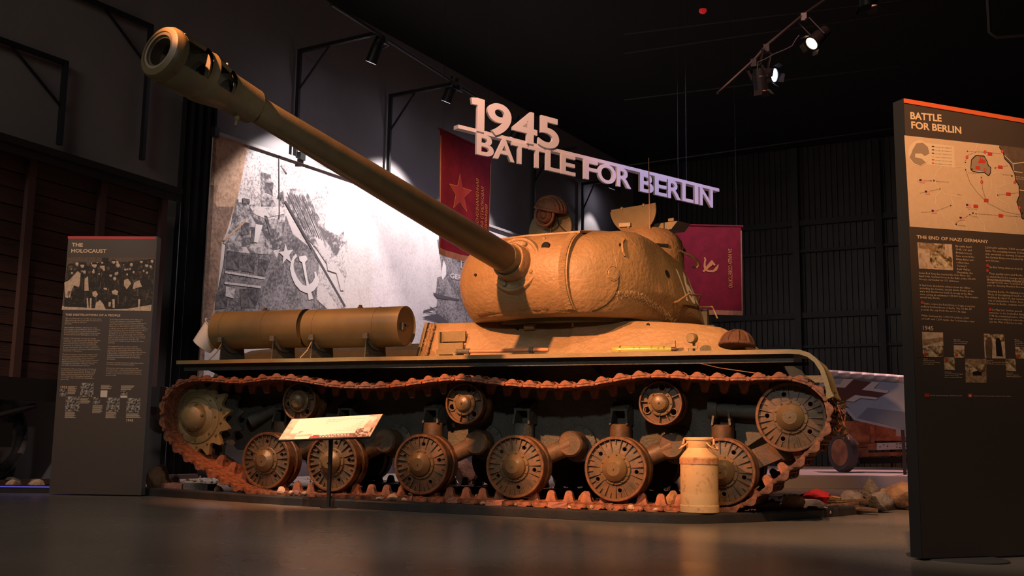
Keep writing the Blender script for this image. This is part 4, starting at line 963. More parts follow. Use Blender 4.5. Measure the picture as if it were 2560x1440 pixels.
def sick(cx, cy, R, a0, a1, w, n=26, ex=1, tail=0):
    o_ = []; i_ = []
    for k in range(n+1):
        t = k/n; a = a0+(a1-a0)*t; ww = w*math.sin(pi*min(1, .12+t*.88))**.8
        o_.append((cx+R*math.cos(a)*ex, cy+R*math.sin(a))); i_.append((cx+(R-ww)*math.cos(a)*ex-ww*.12, cy+(R-ww)*math.sin(a)))
    return o_+i_[::-1]
dec('printed_sickle', [(720, 925), (700, 945), (684, 985), (678, 1030), (690, 1085), (715, 1140), (750, 1180), (795, 1200), (840, 1185), (868, 1150), (882, 1100), (868, 1080), (858, 1050), (846, 1050), (850, 1090), (835, 1120), (800, 1150), (765, 1140), (730, 1095), (706, 1040), (702, 1000), (710, 965), (728, 945)], H_white, .012)
dec('printed_hammer', [(740, 945), (790, 938), (800, 965), (782, 985), (800, 1100), (838, 1238), (808, 1246), (790, 1130), (762, 985), (745, 975)], H_white, .0125)
# tower with small figures at the right edge of the print
dec('printed_cupola', [(1698, 830), (1718, 820), (1722, 920), (1790, 950), (1905, 945), (1990, 960), (1990, 1440), (1700, 1440), (1690, 1300), (1700, 1240), (1672, 1205), (1690, 1190), (1698, 1090), (1730, 1080), (1725, 990)], H_mid, .005)
dec('printed_flame', [(1742, 970), (1758, 1010), (1760, 1070), (1735, 1110), (1725, 1080), (1732, 1020)], H_white, .008)
dec('printed_ledge', [(1665, 1195), (1780, 1225), (1850, 1240), (1850, 1252), (1700, 1235)], H_line, .008)
dec('printed_ledge', [(1590, 1365), (1700, 1340), (1780, 1400), (1780, 1420)], H_line, .008)
for pts in ([(1600, 1320), (1700, 1290), (1702, 1296), (1604, 1330)], [(1620, 1325), (1680, 1335), (1680, 1341), (1618, 1332)], [(1650, 1290), (1700, 1330), (1698, 1336), (1646, 1296)]): dec('printed_beam', pts, H_line, .007)
def wall_text(s, p0, p1, size, m, k, name='mural_lettering'):
    vs, fs = text_geo(s, 1); x1 = max(v.x for v in vs); A_, B_ = mu(*p0, k), mu(*p1, k); d = (B_-A_); sx = d.length/x1; d.normalize()
    h = (mu(p0[0], p0[1]-size, k)-A_).length/.72; return obj(name, G().add([A_+d*(v.x*sx)+V((0, 0, v.y*h)) for v in vs], fs), m, mural)
wall_text('T', (1145, 668), (1160, 672), 22, H_white, .014); wall_text('GER', (1125, 694), (1155, 700), 12, H_white, .014)
obj('printed_dark_edge', G().prism([lo+NW*.004, lo+NW*.004+D1*.10, B0+D1*.06+NW*.004, B0+NW*.004], NW*.002), H_tand, mural)
# ------------------------------------------------------------------ wall brackets, light bar, spotlights
def bracket(px, py, endpx, endpy, zb, label, mode='out', wofs=.10):
    top = at(px, py, P=(NW, CWALL+wofs))
    if mode == 'out':
        pl_ = (D1, D1.dot(top)); e = at(endpx, endpy, P=pl_); L_ = max(.6, (e-top).dot(NW)); e = top+NW*L_
    else: e = top-D1*mode
    t = empty('wall_bracket', V((top.x, top.y, zb)), label, 'bracket', None); w = .06
    obj('post', G().box((top.x, top.y, (top.z+zb)/2), (w, w, top.z-zb)), M_dark, t)
    obj('arm', G().bar(top-(e-top).normalized()*w*.5, e, w), M_dark, t)
    L_ = (e-top).length; d = (e-top)/L_
    obj('brace', G().bar(top+d*(.8 if mode != 'out' else L_*.42), V((top.x, top.y, top.z-(.60 if mode != 'out' else .68))), .028), M_dark, t)
    return top, e
zb = mu(745, 400).z
t1, e1 = bracket(750, 128, 940, 72, zb, 'black wall bracket ending at the upper left spotlight, second nearest over the banner')
t2, e2 = bracket(977, 240, 1130, 207, zb, 'black wall bracket crossing behind the gun, whose arm carries the second spotlight')
t3, e3 = bracket(1336, 385, 1440, 350, 3.0, 'black wall bracket rising behind the round hatch lid', )
t4, e4 = bracket(1457, 460, 1530, 440, 3.0, 'black wall bracket farthest along the wall, right of the round hatch lid')
bracket(377, 66, 0, 0, at(363, 402, P=(NW, CWALL+.1)).z, 'black wall bracket whose post ends beside the gun muzzle', mode=3.2)
bracket(164, 158, 0, 0, at(148, 362, P=(NW, CWALL+.1)).z, 'black wall bracket above the freight wagon roof at far left', mode=3.2)
bd = (e2-e1).normalized(); bz = bd.copy(); bz.z = 0; bz.normalize()
ls, le = e1-bz*1.2, e1+bz*9.0
ls.z = le.z = e1.z+.02
M_bar = mat('lighting_bar', (.022, .016, .016), .5)
obj_bar = tag(obj('lighting_bar', G().tube([ls, le], .03, 10), M_bar), 'long thin dark lighting bar running along the wall above the banner', 'lighting bar')
M_lens = mat('lit_lens', (.9, .85, 1), .5, emis=(.9, .8, 1), estr=30)
def spotlight(lx, ly, depth, axis, hang, label, R=.10, Lh=.50, lens=M_lens, doors=False):
    c = at(lx, ly, D=depth); ax_ = V(axis).normalized(); t = empty('spotlight', c, label, 'spotlight', None)
    obj('housing', G().lathe([(R, -.005), (R, -Lh*.6), (R*.9, -Lh*.65), (R*.85, -Lh), (0, -Lh)], c, ax_, 28), M_dark, t, 30)
    obj('hood', G().ring(c, ax_, R*.97, R*1.04, -.04, .012, 28), M_dark, t, 30)
    obj('lens', G().lathe([(0, .0), (R*.97, .0)], c, ax_, 28, cap=False), lens, t)
    top = c-ax_*Lh*.55; side = ax_.cross(V((0, 0, 1))).normalized()
    hp_ = hang if hang is not None else top+V((0, 0, .35))
    yk = G()
    for s in (-1, 1): yk.bar(top+side*R*1.15*s, V((hp_.x, hp_.y, hp_.z-.04))+side*R*1.15*s, .03, .012)
    yk.bar(V((hp_.x, hp_.y, hp_.z-.04))+side*R*1.2, V((hp_.x, hp_.y, hp_.z-.04))-side*R*1.2, .03, .012)
    obj('yoke', yk, M_dark, t); obj('hanging_clamp', G().box(hp_, (.07, .07, .10)), M_dark, t)
    if doors:
        up_ = side.cross(ax_)
        for q in (side, -side, up_, -up_):
            o2 = q.cross(ax_); b_ = c+q*R*1.05
            obj('barn_door', G().prism([b_-o2*R*.7, b_+o2*R*.7, b_+o2*R*.6+(ax_+q*.7)*R*.8, b_-o2*R*.6+(ax_+q*.7)*R*.8], q*.004), M_dark, t)
    return c, ax_
def on_bar(px): # depth of the light bar at this pixel column
    n = ray(px, 0).cross(ray(px, 720)); n.normalize(); k = (n.dot(CAM)-n.dot(ls))/n.dot(le-ls); return ls+(le-ls)*k
names = ['black cylinder spotlight at upper left above the gun barrel', 'black cylinder spotlight just left of the hanging 1945 numerals', 'black spotlight behind the lower part of the numeral 4', 'black spotlight under the letters of the hanging word FOR']
axd = (-NW*.42+V((0, 0, -.9))).normalized()
for (lx, ly, hx, pw), nm in zip(((928, 155, 962, 1250), (1115, 253, 1148, 1350), (1284, 344, 1305, 700), (1530, 471, 1545, 200)), names):
    h_ = on_bar(hx); dep = (h_-CAM).dot(CW); R_l = .092
    c, ax_ = spotlight(lx, ly, dep, axd, h_+V((0, 0, -.05)), nm, R_l, .46)
    tgt = c+ax_*6
    aimp = mu(lx-40, 700)
    sl = spot('mural_spot', c+axd*.03, wallpt(D1.dot(c)-.2, 1.9, .2), pw*.85, (1, .87, .85), 82, .30, .06)
# ------------------------------------------------------------------ hanging sign 1945 / BATTLE FOR BERLIN
sd = V((math.sin(.504), math.cos(.504), 0)); sn = V((sd.y, -sd.x, 0))          # sn faces the viewer
S_0 = at(1140, 318, D=13.5); SP = (sn, sn.dot(S_0)); zb_ = S_0.z
sign = empty('hanging_sign', S_0, 'suspended pale sign with large letters 1945 BATTLE FOR BERLIN on a thin bar', 'sign')
M_sign = mat('pale_pink_sign', (.66, .60, .60), .55)
S_1 = at(1792, 471, P=SP); S_1.z = zb_
obj('bar', G().bar(V((S_0.x, S_0.y, zb_)), S_1, .10, .05, V((0, 0, 1))), M_sign, sign)
def zline(px, z):          # point of the sign plane at this column and height
    a = at(px, 400, P=SP); b = at(px, 401, P=SP); return a+(b-a)*((z-a.z)/(b.z-a.z))
def glyph(ch, x0, x1, z0, z1):
    if ch == '1': vs, fs = [V((x, y, 0)) for x, y in ((0, .96), (.08, .77), (.47, .78), (.47, 0), (1, 0), (1, .99), (.45, 1))], [tuple(range(7))]
    else: vs, fs = text_geo(ch, 1, bold=.020, res=8, extrude=.0)
    b = bmesh.new(); bv = [b.verts.new(v) for v in vs]
    for f in fs: b.faces.new([bv[i] for i in f])
    xs = [v.x for v in vs]; ys = [v.y for v in vs]; P0 = zline(x0, z0); P1 = zline(x1, z0); P0 = P0-sn*0
    r = bmesh.ops.extrude_face_region(b, geom=b.faces[:]); ev = [e for e in r['geom'] if isinstance(e, bmesh.types.BMVert)]; es = set(ev)
    g = G(); b.verts.index_update()
    for v in b.verts:
        u = (v.co.x-min(xs))/(max(xs)-min(xs)); w = (v.co.y-min(ys))/(max(ys)-min(ys)); p = V((P0.x, P0.y, 0)).lerp(V((P1.x, P1.y, 0)), u)
        g.v.append(V((p.x, p.y, z0+(z1-z0)*w))+sn*(.070 if v in es else .034))
    g.f = [tuple(v.index for v in f.verts) for f in b.faces]; b.free()
    return obj('letter', g, M_sign, sign)
X = lambda x: 1120+x/3.657
zt_, zbt = zb_-.02, None
zbt = zline(1200, 0).z  # placeholder
zB = at(1185, 388, P=SP).z; zD0 = at(1190, 322, P=SP).z-.05; zD1 = at(1180, 246, P=SP).z
for ch, a, b in (('1', 178, 302), ('9', 330, 548), ('4', 563, 785), ('5', 797, 985)): glyph(ch, X(a), X(b), zD0, zD1)
for ch, a, b in (('B', 232, 388), ('A', 390, 578), ('T', 555, 697), ('T', 715, 852), ('L', 868, 992), ('E', 1005, 1135), ('F', 1215, 1338), ('O', 1340, 1505), ('R', 1515, 1645), ('B', 1725, 1850), ('E', 1860, 1972), ('R', 1980, 2098), ('L', 2112, 2212), ('I', 2225, 2258), ('N', 2275, 2392)): glyph(ch, X(a), X(b), zB, zb_-.030)
for px in (1716,):
    p = zline(px, zb_); obj('wire', G().tube([p, V((p.x, p.y, CE))], .0022, 5), M_bar, sign)
# ------------------------------------------------------------------ flags
M_flag = mat('crimson_velvet', (.18, .003, .010), .85, 0, (.24, .005, .015), 5, .1, 80); M_fr = mat('gold_fringe', (.50, .24, .11), .7, 0, (.36, .15, .07), 60, .3, 90, stretch=(1, 1, .1)); M_gold = mat('gold_print', (.66, .27, .06), .6); M_star = mat('star_fill', (.42, .045, .03), .7)
def flag(name, label, pl, px, pt, pb, fold, extra):
    """px: left/right columns, pt: top rows, pb: bottom row at the left"""
    A_, B_ = at(px[0], pt[0], P=pl), at(px[1], pt[1], P=pl); B_.z = A_.z; C_ = at(px[0], pb, P=pl); H = A_.z-C_.z; ux = (B_-A_); W = ux.length; ux.normalize(); n_ = pl[0]
    def S(u, v, k=0): # u across 0..1, v down 0..1
        d = fold*(.3+.7*v)*(math.sin(u*9+v*2)*.6+math.sin(u*21+1.3*v)*.3); return A_+ux*(u*W)-V((0, 0, v*H))+n_*(d+k)
    t = empty(name, S(.5, 1), label, 'flag')
    obj('cloth', G().grid(lambda u, v: S(u, v*.955), 60, 40), M_flag, t, 60)
    obj('fringe', G().grid(lambda u, v: S(u, .95+v*.05, .006), 120, 2), M_fr, t, 60)
    obj('side_fringe', G().grid(lambda u, v: S((.0 if extra == 'L' else .985)+u*.02, .05+v*.93, .006), 2, 40), M_fr, t, 60)
    obj('rod', G().tube([A_-ux*.03+n_*.0, B_+ux*.03], .018, 8), M_flag, t, 60)
    if extra == 'L': obj('side_fringe', G().grid(lambda u, v: S(.98+u*.02, .10+v*.88, .006), 2, 40), M_fr, t, 60)
    for u in (.05, .93): p = A_+ux*(u*W); obj('chain', G().tube([p, V((p.x, p.y, CE))], .0028, 4), M_bar, t)
    return t, S, W, H
pl1 = (NW, NW.dot(at(1100, 323, D=16)))
t, S, W, H = flag('soviet_flag', 'crimson flag with star and slanting gold letters hanging behind the gun barrel', pl1, (1100, 1227), (323, 385), 637, .035, 'L')
st = []
for i in range(10):
    a = -pi/2+i*pi/5-.05; r_ = 1 if i % 2 == 0 else .42; st.append((.40+.21*r_*math.cos(a), .455+.155*r_*math.sin(a)*1.0))
def fan(S, pts, k, sub=.06):
    vs = [V((x, y, 0)) for x, y in pts]; v2, f2 = subdiv(vs, [tuple(range(len(vs)))], sub); return G().add([S(v.x, v.y, k) for v in v2], f2)
cx, cy = .40, .455
obj('star_outline', fan(S, [(cx+(x-cx)*1.08, cy+(y-cy)*1.08) for x, y in st], .008), M_gold, t); obj('star', fan(S, st, .012), M_star, t)
def flag_text(s, S, u0, v0, v1, hgt, up=True, m=M_gold, par=None):
    """text running along the height; up: reads bottom to top"""
    vs, fs = text_geo(s, 1, bold=.012); x1 = max(v.x for v in vs); vs, fs = subdiv(vs, fs, .5)
    o = []
    for v in vs:
        a = v.x/x1; b = v.y/.72*hgt
        o.append(S(u0+(-b if up else b), v0+(v1-v0)*a, .012))
    return obj('lettering', G().add(o, fs), m, par)
flag_text('67 КРАСНОЗНАМЕННАЯ', S, .745, .80, .28, .060, True, par=t)
flag_text('СУНСКАЯ СТРЕЛКОВАЯ', S, .85, .82, .33, .055, True, par=t)
flag_text('ДИВИЗИЯ', S, .93, .68, .47, .05, True, par=t)
n2 = V((-CW.x, -CW.y, 0)).normalized(); n2 = (n2+V((.05, 0, 0))).normalized(); pl2 = (n2, n2.dot(at(1770, 565, D=16.5)))
t, S, W, H = flag('soviet_flag', 'crimson flag with gold hammer and sickle hanging right of the turret', pl2, (1688, 1853), (562, 565), 785, .018, 'R')
F2 = lambda x, y: ((x/5.54+1680-1692)/160., (y/5.54+540-562)/221.)
obj('sickle', fan(S, [F2(x, y) for x, y in ((445, 565), (465, 562), (478, 600), (465, 640), (472, 700), (500, 735), (560, 740), (610, 715), (640, 650), (636, 690), (610, 745), (560, 768), (500, 765), (455, 740), (438, 690), (442, 640), (452, 600))], .010, .05), M_gold, t)
obj('hammer', fan(S, [F2(x, y) for x, y in ((535, 612), (553, 598), (600, 665), (575, 680), (565, 660), (440, 772), (425, 752), (548, 640))], .014, .05), M_gold, t)
flag_text('ЗА НАШУ СОВЕТСКУЮ', S, F2(795, 435)[0]-.03, F2(795, 435)[1], F2(775, 975)[1], .055, False, par=t)
# added black sheet that keeps the wall beside the banner dark
a_, b_ = wallpt(0, 0), None
s0 = at(405, 600, P=(NW, CWALL+.2)).dot(D1); s1 = at(526, 600, P=(NW, CWALL+.2)).dot(D1)
g = G(); n = 20
top_ = []; vs = []
for i in range(n+1):
    s_ = s0+.25+(s1-s0-.25)*i/n; w_ = .16+.05*math.sin(i*1.3)
    vs += [wallpt(s_, ZF, w_), wallpt(s_, 5.6, w_)]
tag(obj('dark_wall_sheet', g.add(vs, [(2*i, 2*i+2, 2*i+3, 2*i+1) for i in range(n)]), mat('dark_wall_sheet_black', (.012, .011, .013), .95), None, 60), 'tall black sheet added to keep the wall dark left of the pale banner', 'dark sheet')
# ------------------------------------------------------------------ information panels
M_panel = mat('charcoal_panel', (.075, .055, .048), .5); M_edge = mat('panel_edge_grey', (.16, .15, .15), .5); M_ink = mat('cream_lettering', (.80, .58, .40), .6)
M_pdark = mat('photo_black', (.018, .012, .01), .6); M_pmid = mat('photo_mid', (.16, .10, .07), .6, 0, (.09, .06, .04), 40); M_plite = mat('photo_light', (.74, .54, .40), .6, 0, (.40, .27, .19), 34, thr=(.45, .68))
class Sheet:
    """a printed plane; L(px,py,k) places a print point on it"""
    def __init__(s, n, p0, par): s.n = n; s.c = n.dot(p0); s.par = par; s.cnt = 0
    def L(s, x, y, k=0): return at(x, y, P=(s.n, s.c+k*.22))
    def poly(s, name, pts, m, k=.002): return obj(name, G().add([s.L(x, y, k) for x, y in pts], [tuple(range(len(pts)))]), m, s.par)
    def rect(s, name, x0, y0, x1, y1, m, k=.002, sk=0, sx=0):    # sk: rise in y per x ; sx: shift in x per y
        f = lambda x, y: (x+sx*(y-y0), y+sk*(x-x0)); return s.poly(name, [f(x0, y0), f(x1, y0), f(x1, y1), f(x0, y1)], m, k)
    def text(s, name, body, x0, y0, x1, y1, cap, lines=1, m=None, k=.003, bold=.01, step=0, res=2):
        """baseline of the first line from (x0,y0) to (x1,y1); cap: capital height in pixels; step: line step in pixels"""
        vs, fs = text_geo(body, 1, bold=bold, res=res, line=1.0); w = max(v.x for v in vs)
        A_, B_ = s.L(x0, y0, k), s.L(x1, y1, k); d = B_-A_; sx_ = d.length/w; d.normalize(); up = V((0, 0, 1)); h = (s.L(x0, y0-cap, k)-A_).length/.72
        st_ = (s.L(x0, y0+step, k)-A_).length if step else h; o = []
        for v in vs:
            row = 0
            y = v.y
            if step: row = max(0, math.floor((-y+.80)/1.0)); y = y+row*1.0
            o.append(A_+d*(v.x*sx_)+up*(y*h-row*st_))
        return obj(name, G().add(o, fs), m or M_ink, s.par)
def panel(name, label, pb0, pb1, ztop, th, side):
    d = (pb1-pb0); d.z = 0; W = d.length; d.normalize(); n = V((d.y, -d.x, 0)); 
    if n.dot(CAM-pb0) < 0: n = -n
    t = empty(name, (pb0+pb1)/2, label, 'sign')
    b = obj('board', G().prism([V((pb0.x, pb0.y, ZF+.012)), V((pb1.x, pb1.y, ZF+.012)), V((pb1.x, pb1.y, ztop)), V((pb0.x, pb0.y, ztop))], -n*th), M_panel, t)
    obj('side_edge', G().prism([V((p.x, p.y, z))+d*(.001 if side > 0 else -.001) for p, z in ((pb1 if side > 0 else pb0, ZF+.012), (pb1 if side > 0 else pb0, ztop))]+[V((p.x, p.y, z))-n*th+d*(.001 if side > 0 else -.001) for p, z in ((pb1 if side > 0 else pb0, ztop), (pb1 if side > 0 else pb0, ZF+.012))], d*(.002*side)), M_edge if side > 0 else M_dark, t)
    c = (pb0+pb1)/2-n*th/2; c.z = ZF
    return t, n, d, b
# left panel
lb0, lb1 = at(122, 1237, Z=ZF), at(351, 1241, Z=ZF)
pan, n, d, _ = panel('information_panel', 'tall dark information panel headed THE HOLOCAUST with red top stripe, at left', lb0, lb1, at(170, 590, P=(V(((lb1-lb0).y, -(lb1-lb0).x, 0)).normalized(), V(((lb1-lb0).y, -(lb1-lb0).x, 0)).normalized().dot(lb0))).z, .11, 1)
S_ = Sheet(n, lb0, pan)
S_.rect('top_stripe', 169.5, 590.5, 390, 596.5, mat('red_stripe', (.62, .03, .03), .5), .002, .006)
C3 = lambda x, y: (120+x/6, 580+y/6)
def tx(body, x0, y0, x1, y1, cap, **k): S_.text('heading', body, *C3(x0, y0), *C3(x1, y1), cap/6, **k)
tx('THE', 355, 215, 522, 220, 54, bold=.03); tx('HOLOCAUST', 343, 305, 875, 312, 54, bold=.03)
tx('THE DESTRUCTION OF A PEOPLE', 258, 1254, 1082, 1266, 30, bold=.02)
# crowd photograph as flat print
pt_ = lambda L_: [C3(x, y) for x, y in L_]
S_.poly('photo_print', pt_([(296, 378), (1610, 388), (1548, 1182), (205, 1166)]), M_pmid, .002)
S_.poly('photo_pavement', pt_([(215, 1110), (1552, 1090), (1546, 1182), (205, 1166)]), M_plite, .0025)
S_.poly('photo_crowd', pt_([(290, 500), (400, 460), (560, 450), (640, 480), (760, 460), (900, 440), (1100, 450), (1250, 440), (1400, 420), (1606, 400), (1560, 1090), (1200, 1150), (900, 1160), (500, 1130), (240, 1120), (250, 800)]), mat('photo_dark_coats', (.015, .010, .008), .6, 0, (.11, .07, .05), 32, thr=(.50, .72)), .003)
S_.poly('photo_doorway', pt_([(810, 385), (910, 386), (905, 460), (800, 455)]), M_pdark, .003)
rngc = random.Random(8)
for i in range(46):
    x = rngc.uniform(260, 1540); y = rngc.uniform(560, 980); w_ = rngc.uniform(6, 16); h_ = rngc.uniform(40, 150)
    S_.poly('photo_fold', pt_([(x, y), (x+w_, y+4), (x+w_*rngc.uniform(.2, 1.4), y+h_), (x-w_*.4, y+h_*.9)]), M_pmid, .0035)
for i in range(34):
    x = rngc.uniform(280, 1590); y = rngc.uniform(430, 640); r_ = rngc.uniform(12, 24)
    S_.poly('photo_head', [C3(x+r_*.8*math.cos(a), y+r_*math.sin(a)) for a in np.linspace(0, 2*pi, 9)[:-1]], M_pmid if i % 3 == 0 else M_plite, .0036)
heads = [(340, 520, 45), (435, 480, 34), (515, 505, 40), (600, 480, 36), (700, 500, 44), (545, 600, 30), (620, 600, 34), (680, 600, 28), (820, 520, 44), (905, 545, 34), (985, 450, 34), (1050, 500, 40), (1140, 530, 28), (1250, 490, 32), (1400, 445, 30), (1400, 520, 28), (1480, 500, 36), (1560, 440, 30), (1375, 600, 34), (1000, 700, 34), (940, 650, 30), (1320, 740, 40), (1160, 560, 26), (1540, 520, 26), (760, 540, 26)]
for i, (x, y, r_) in enumerate(heads):
    S_.poly('photo_head', [C3(x+r_*.70*math.cos(a), y+r_*.82*math.sin(a)) for a in np.linspace(0, 2*pi, 13)[:-1]], M_plite if i % 3 else M_pmid, .004)
    if i % 2 == 0: S_.poly('photo_hat', [C3(x+r_*1.05*math.cos(a), y-r_*.35+r_*.75*math.sin(a)) for a in np.linspace(pi, 2*pi, 9)], M_pdark, .005)
for pts in ([(320, 720), (440, 590), (490, 620), (480, 760), (465, 830), (390, 800), (300, 990), (260, 980), (245, 760)], [(700, 1160), (720, 1060), (780, 1020), (830, 1080), (870, 1166)], [(665, 900), (720, 880), (752, 940), (710, 980), (670, 960)], [(955, 890), (1010, 860), (1052, 890), (1040, 950), (970, 930)], [(1140, 720), (1200, 700), (1250, 770), (1180, 860), (1140, 800)], [(1270, 860), (1290, 760), (1370, 720), (1410, 820), (1320, 840)], [(580, 990), (600, 990), (610, 1140), (585, 1140)], [(630, 990), (655, 990), (650, 1150), (625, 1150)], [(910, 1050), (945, 1050), (935, 1120), (905, 1115)], [(965, 1010), (1000, 1010), (1000, 1140), (970, 1140)], [(1355, 1010), (1385, 1010), (1370, 1140), (1350, 1140)], [(830, 840), (880, 835), (885, 870), (845, 865)], [(300, 880), (350, 890), (330, 990), (290, 950)], [(550, 700), (600, 660), (610, 880), (545, 880)]): S_.poly('photo_highlight', pt_(pts), M_plite, .0045)
# body copy, two columns
LT1 = ['"Who has inflicted this upon us? Who has made us Jews', 'different from all other people? Who has allowed us to', 'suffer so terribly up till now?"', 'Anne Frank', '', 'Anti-Semitism, sometimes called history\'s oldest', 'hatred, began in ancient Babylonia, Greece, and Rome.', 'It continued through the Crusades where Jews had', 'been persecuted, but nothing compared to the horrific', 'Holocaust (Shoah) by the Nazi Regime in 1933-1945.', '', 'In Hitler\'s "Mein Kampf," he wrote of a "Jewish', 'Conspiracy" to take over the world. Elected Chancellor', 'of Germany in January 1933, and as a member of the', 'National Socialist German Workers\' Party (NSDAP)', 'called Nazis, he would take over total control upon', 'President Hindenburg\'s death in 1934 on a platform of', 'German nationalism, racial purity, and global expansion', 'Lebensraum or "living space".', '', 'The first concentration camp, Dachau, in March 1933', 'would house political opponents such as Communists', 'or Social Democrats. Under control of Heinrich', 'Himmler\'s Schutzstaffel (SS), anti-Semitism increased', 'with the Nuremberg Laws of 1935, leading to violence', 'at Kristallnacht in November 1938 where 100 Jews', 'were killed, and thousands were arrested.', '', 'In September 1939, tens of thousands of Polish Jews', 'were forced from their homes into ghettos. In 1941,', 'having conquered Denmark, Norway, the Netherlands,', 'Belgium, Luxembourg and France, Jews and Gypsies', 'were transported to Polish ghettos and then to', 'concentration camps. All Jews were marked with a', 'yellow star.']
LT2 = ['As Germany invaded Russia, mobile killing units,', 'known as Einsatzgruppen, would murder Russian', '1.4 million Soviet Jews. At the Wannsee Conference in', 'Berlin 1942, Reinhard Heydrich would come up with', 'Endlosung, the "Final Solution." Extermination camps', 'or killing centers would be established in six locations', 'in Poland with the first ones opening in March 1942 at', 'Belzec, followed by Chelmno, Sobibor, Treblinka,', 'and Majdanek. At the largest death camp, Auschwitz-', 'Birkenau, an estimated 1.1-1.3 million were murdered,', '2,000 at a time, 10,000 incinerated per day, of which', '90% were Jews. Extermination camps generally', 'included 3.1-3.5 million people of which 2.7 million', 'were Jews.', '', 'The healthy were sent to a system of 20,000', 'concentration camps and sub-camps which played a', 'pivotal role in economically sustaining the German', 'reign of terror. A substantial percentage of the prisoners', 'in Bergen-Belsen, Buchenwald, Dachau, Gross-Rosen,', 'Mauthausen-Gusen, Ravensbruck (a women\'s camp),', 'Sachsenhausen and others would die of starvation', 'and disease.', '', 'Altogether, the Nazis murdered 6 million Jews, almost', 'two-thirds of Europe\'s Jewish population.', '', 'After the war, death camp commandants and high-', 'level Nazi leaders, including Adolf Eichmann, would', 'be captured, tried, and executed. Jewish survivors', 'seeking a new homeland would lead to the creation of', 'Israel in 1948.']
C4 = lambda x, y: (120+x/4.8, 780+y/4.8)
def column(lines, x0, y0, x1, ylast, map_, dy, cap, sh, S_=None, wch=54, m=None, fac=1.0):
    n = len(lines)-1
    for i, ln in enumerate(lines):
        if not ln: continue
        f = i/max(1, n); xa = x0+sh*f; yy = y0+(ylast-y0)*f; w = (x1-x0)*min(1.03, len(ln)/wch*fac)
        S_.text('text_line', ln, *map_(xa, yy), *map_(xa+w, yy+dy*w/(x1-x0)), cap, m=m, bold=.0, res=1)
column(LT1, 205, 82, 648, 815, C4, 8, 2.7, -55, S_, 54); column(LT2, 742, 92, 1190, 765, C4, 8, 2.7, -50, S_, 54)
S_.text('year', '1933', *C4(142, 915), *C4(228, 917), 6.2); S_.text('year', '1945', *C4(932, 1313), *C4(1022, 1315), 6.2)
M_pn = mat('small_photo_grain', (.03, .025, .022), .6, 0, (.55, .46, .40), 45, thr=(.44, .62)); M_pl = mat('pale_document', (.70, .60, .52), .6)
for x0, y0, x1, y1, m in ((142, 928, 225, 1012, M_pn), (393, 850, 552, 1018, M_pn), (215, 1015, 385, 1190, M_pn), (632, 940, 714, 1022, M_pl), (542, 1022, 627, 1106, M_pn), (707, 1027, 865, 1196, M_pn), (872, 943, 956, 1000, M_pn), (870, 1003, 952, 1028, M_pl), (948, 1032, 1112, 1202, M_pn)):
    a_, b_ = C4(x0, y0), C4(x1, y1); S_.rect('photo_print', a_[0], a_[1], b_[0], b_[1], m, .003, .008, -.06)
a_, b_ = C4(140, 1018), C4(1115, 1029); S_.rect('time_line', a_[0], a_[1], b_[0], a_[1]+.4, M_pmid, .0025, .01)
for x0, y0, w, nl in ((240, 890, 112, 9), (390, 1035, 120, 6), (205, 1200, 135, 7), (636, 878, 140, 5), (536, 1118, 130, 9), (876, 885, 172, 5), (694, 1202, 135, 7), (938, 1220, 180, 5)):
    rr_ = random.Random(int(x0))
    g = G()
    for i in range(nl):
        a_, b_ = C4(x0-i*.8, y0+i*11), C4(x0-i*.8+w*rr_.uniform(.7, 1), y0+i*11+4); g.add([S_.L(a_[0], a_[1], .003), S_.L(b_[0], a_[1], .003), S_.L(b_[0], b_[1], .003), S_.L(a_[0], b_[1], .003)], [(3, 2, 1, 0)])
    o = obj('tiny_caption', g, M_ink, pan); o['kind'] = 'stuff'
# right panel, close to the viewer
rb0 = at(2306.5, 1402, Z=ZF); ang = .80; rd = V((math.sin(ang), math.cos(ang), 0)); rn = V((rd.y, -rd.x, 0)); rb1 = rb0+rd*1.05
ztop = at(2259.6, 246.5, P=(rn, rn.dot(rb0))).z
pan2, n, d, _ = panel('information_panel', 'tall dark information panel headed BATTLE FOR BERLIN with map, nearest at right edge', rb0, rb1, ztop, .085, -1)
S2 = Sheet(n, rb0, pan2)
fb = rb0+rd*.28-rn*.04; fb.z = ZF
g = G(); g.lathe([(.001, 0), (.30, 0), (.30, .007), (.001, .008)], (0, 0, 0), (0, 0, 1), 48)
g.v = [fb+rn*(v.x)*1.0+rd*(v.y*.75)+V((0, 0, v.z)) for v in g.v]; obj('foot_plate', g, mat('grey_foot_plate', (.06, .055, .06), .45), pan2, 30)
zs_ = at(2260, 257, P=(rn, rn.dot(rb0))).z; obj('top_stripe', G().prism([V((rb0.x, rb0.y, zs_)), V((rb1.x, rb1.y, zs_)), V((rb1.x, rb1.y, ztop+.001)), V((rb0.x, rb0.y, ztop+.001))], S2.n*.002), mat('orange_stripe', (.75, .14, .05), .5), pan2)
C1 = lambda x, y: (2240+x/3.131, 240+y/3.130)
C2 = lambda x, y: (2260+x/4, 680+y/4)
S2.text('heading', 'BATTLE', *C1(110, 178), *C1(358, 200), 17.5, bold=.03, res=4); S2.text('heading', 'FOR BERLIN', *C1(117, 251), *C1(512, 294), 17.5, bold=.03, res=4)
S2.text('heading', 'THE END OF NAZI GERMANY', *C1(163, 1114), *C1(722, 1152), 8.3, bold=.02)
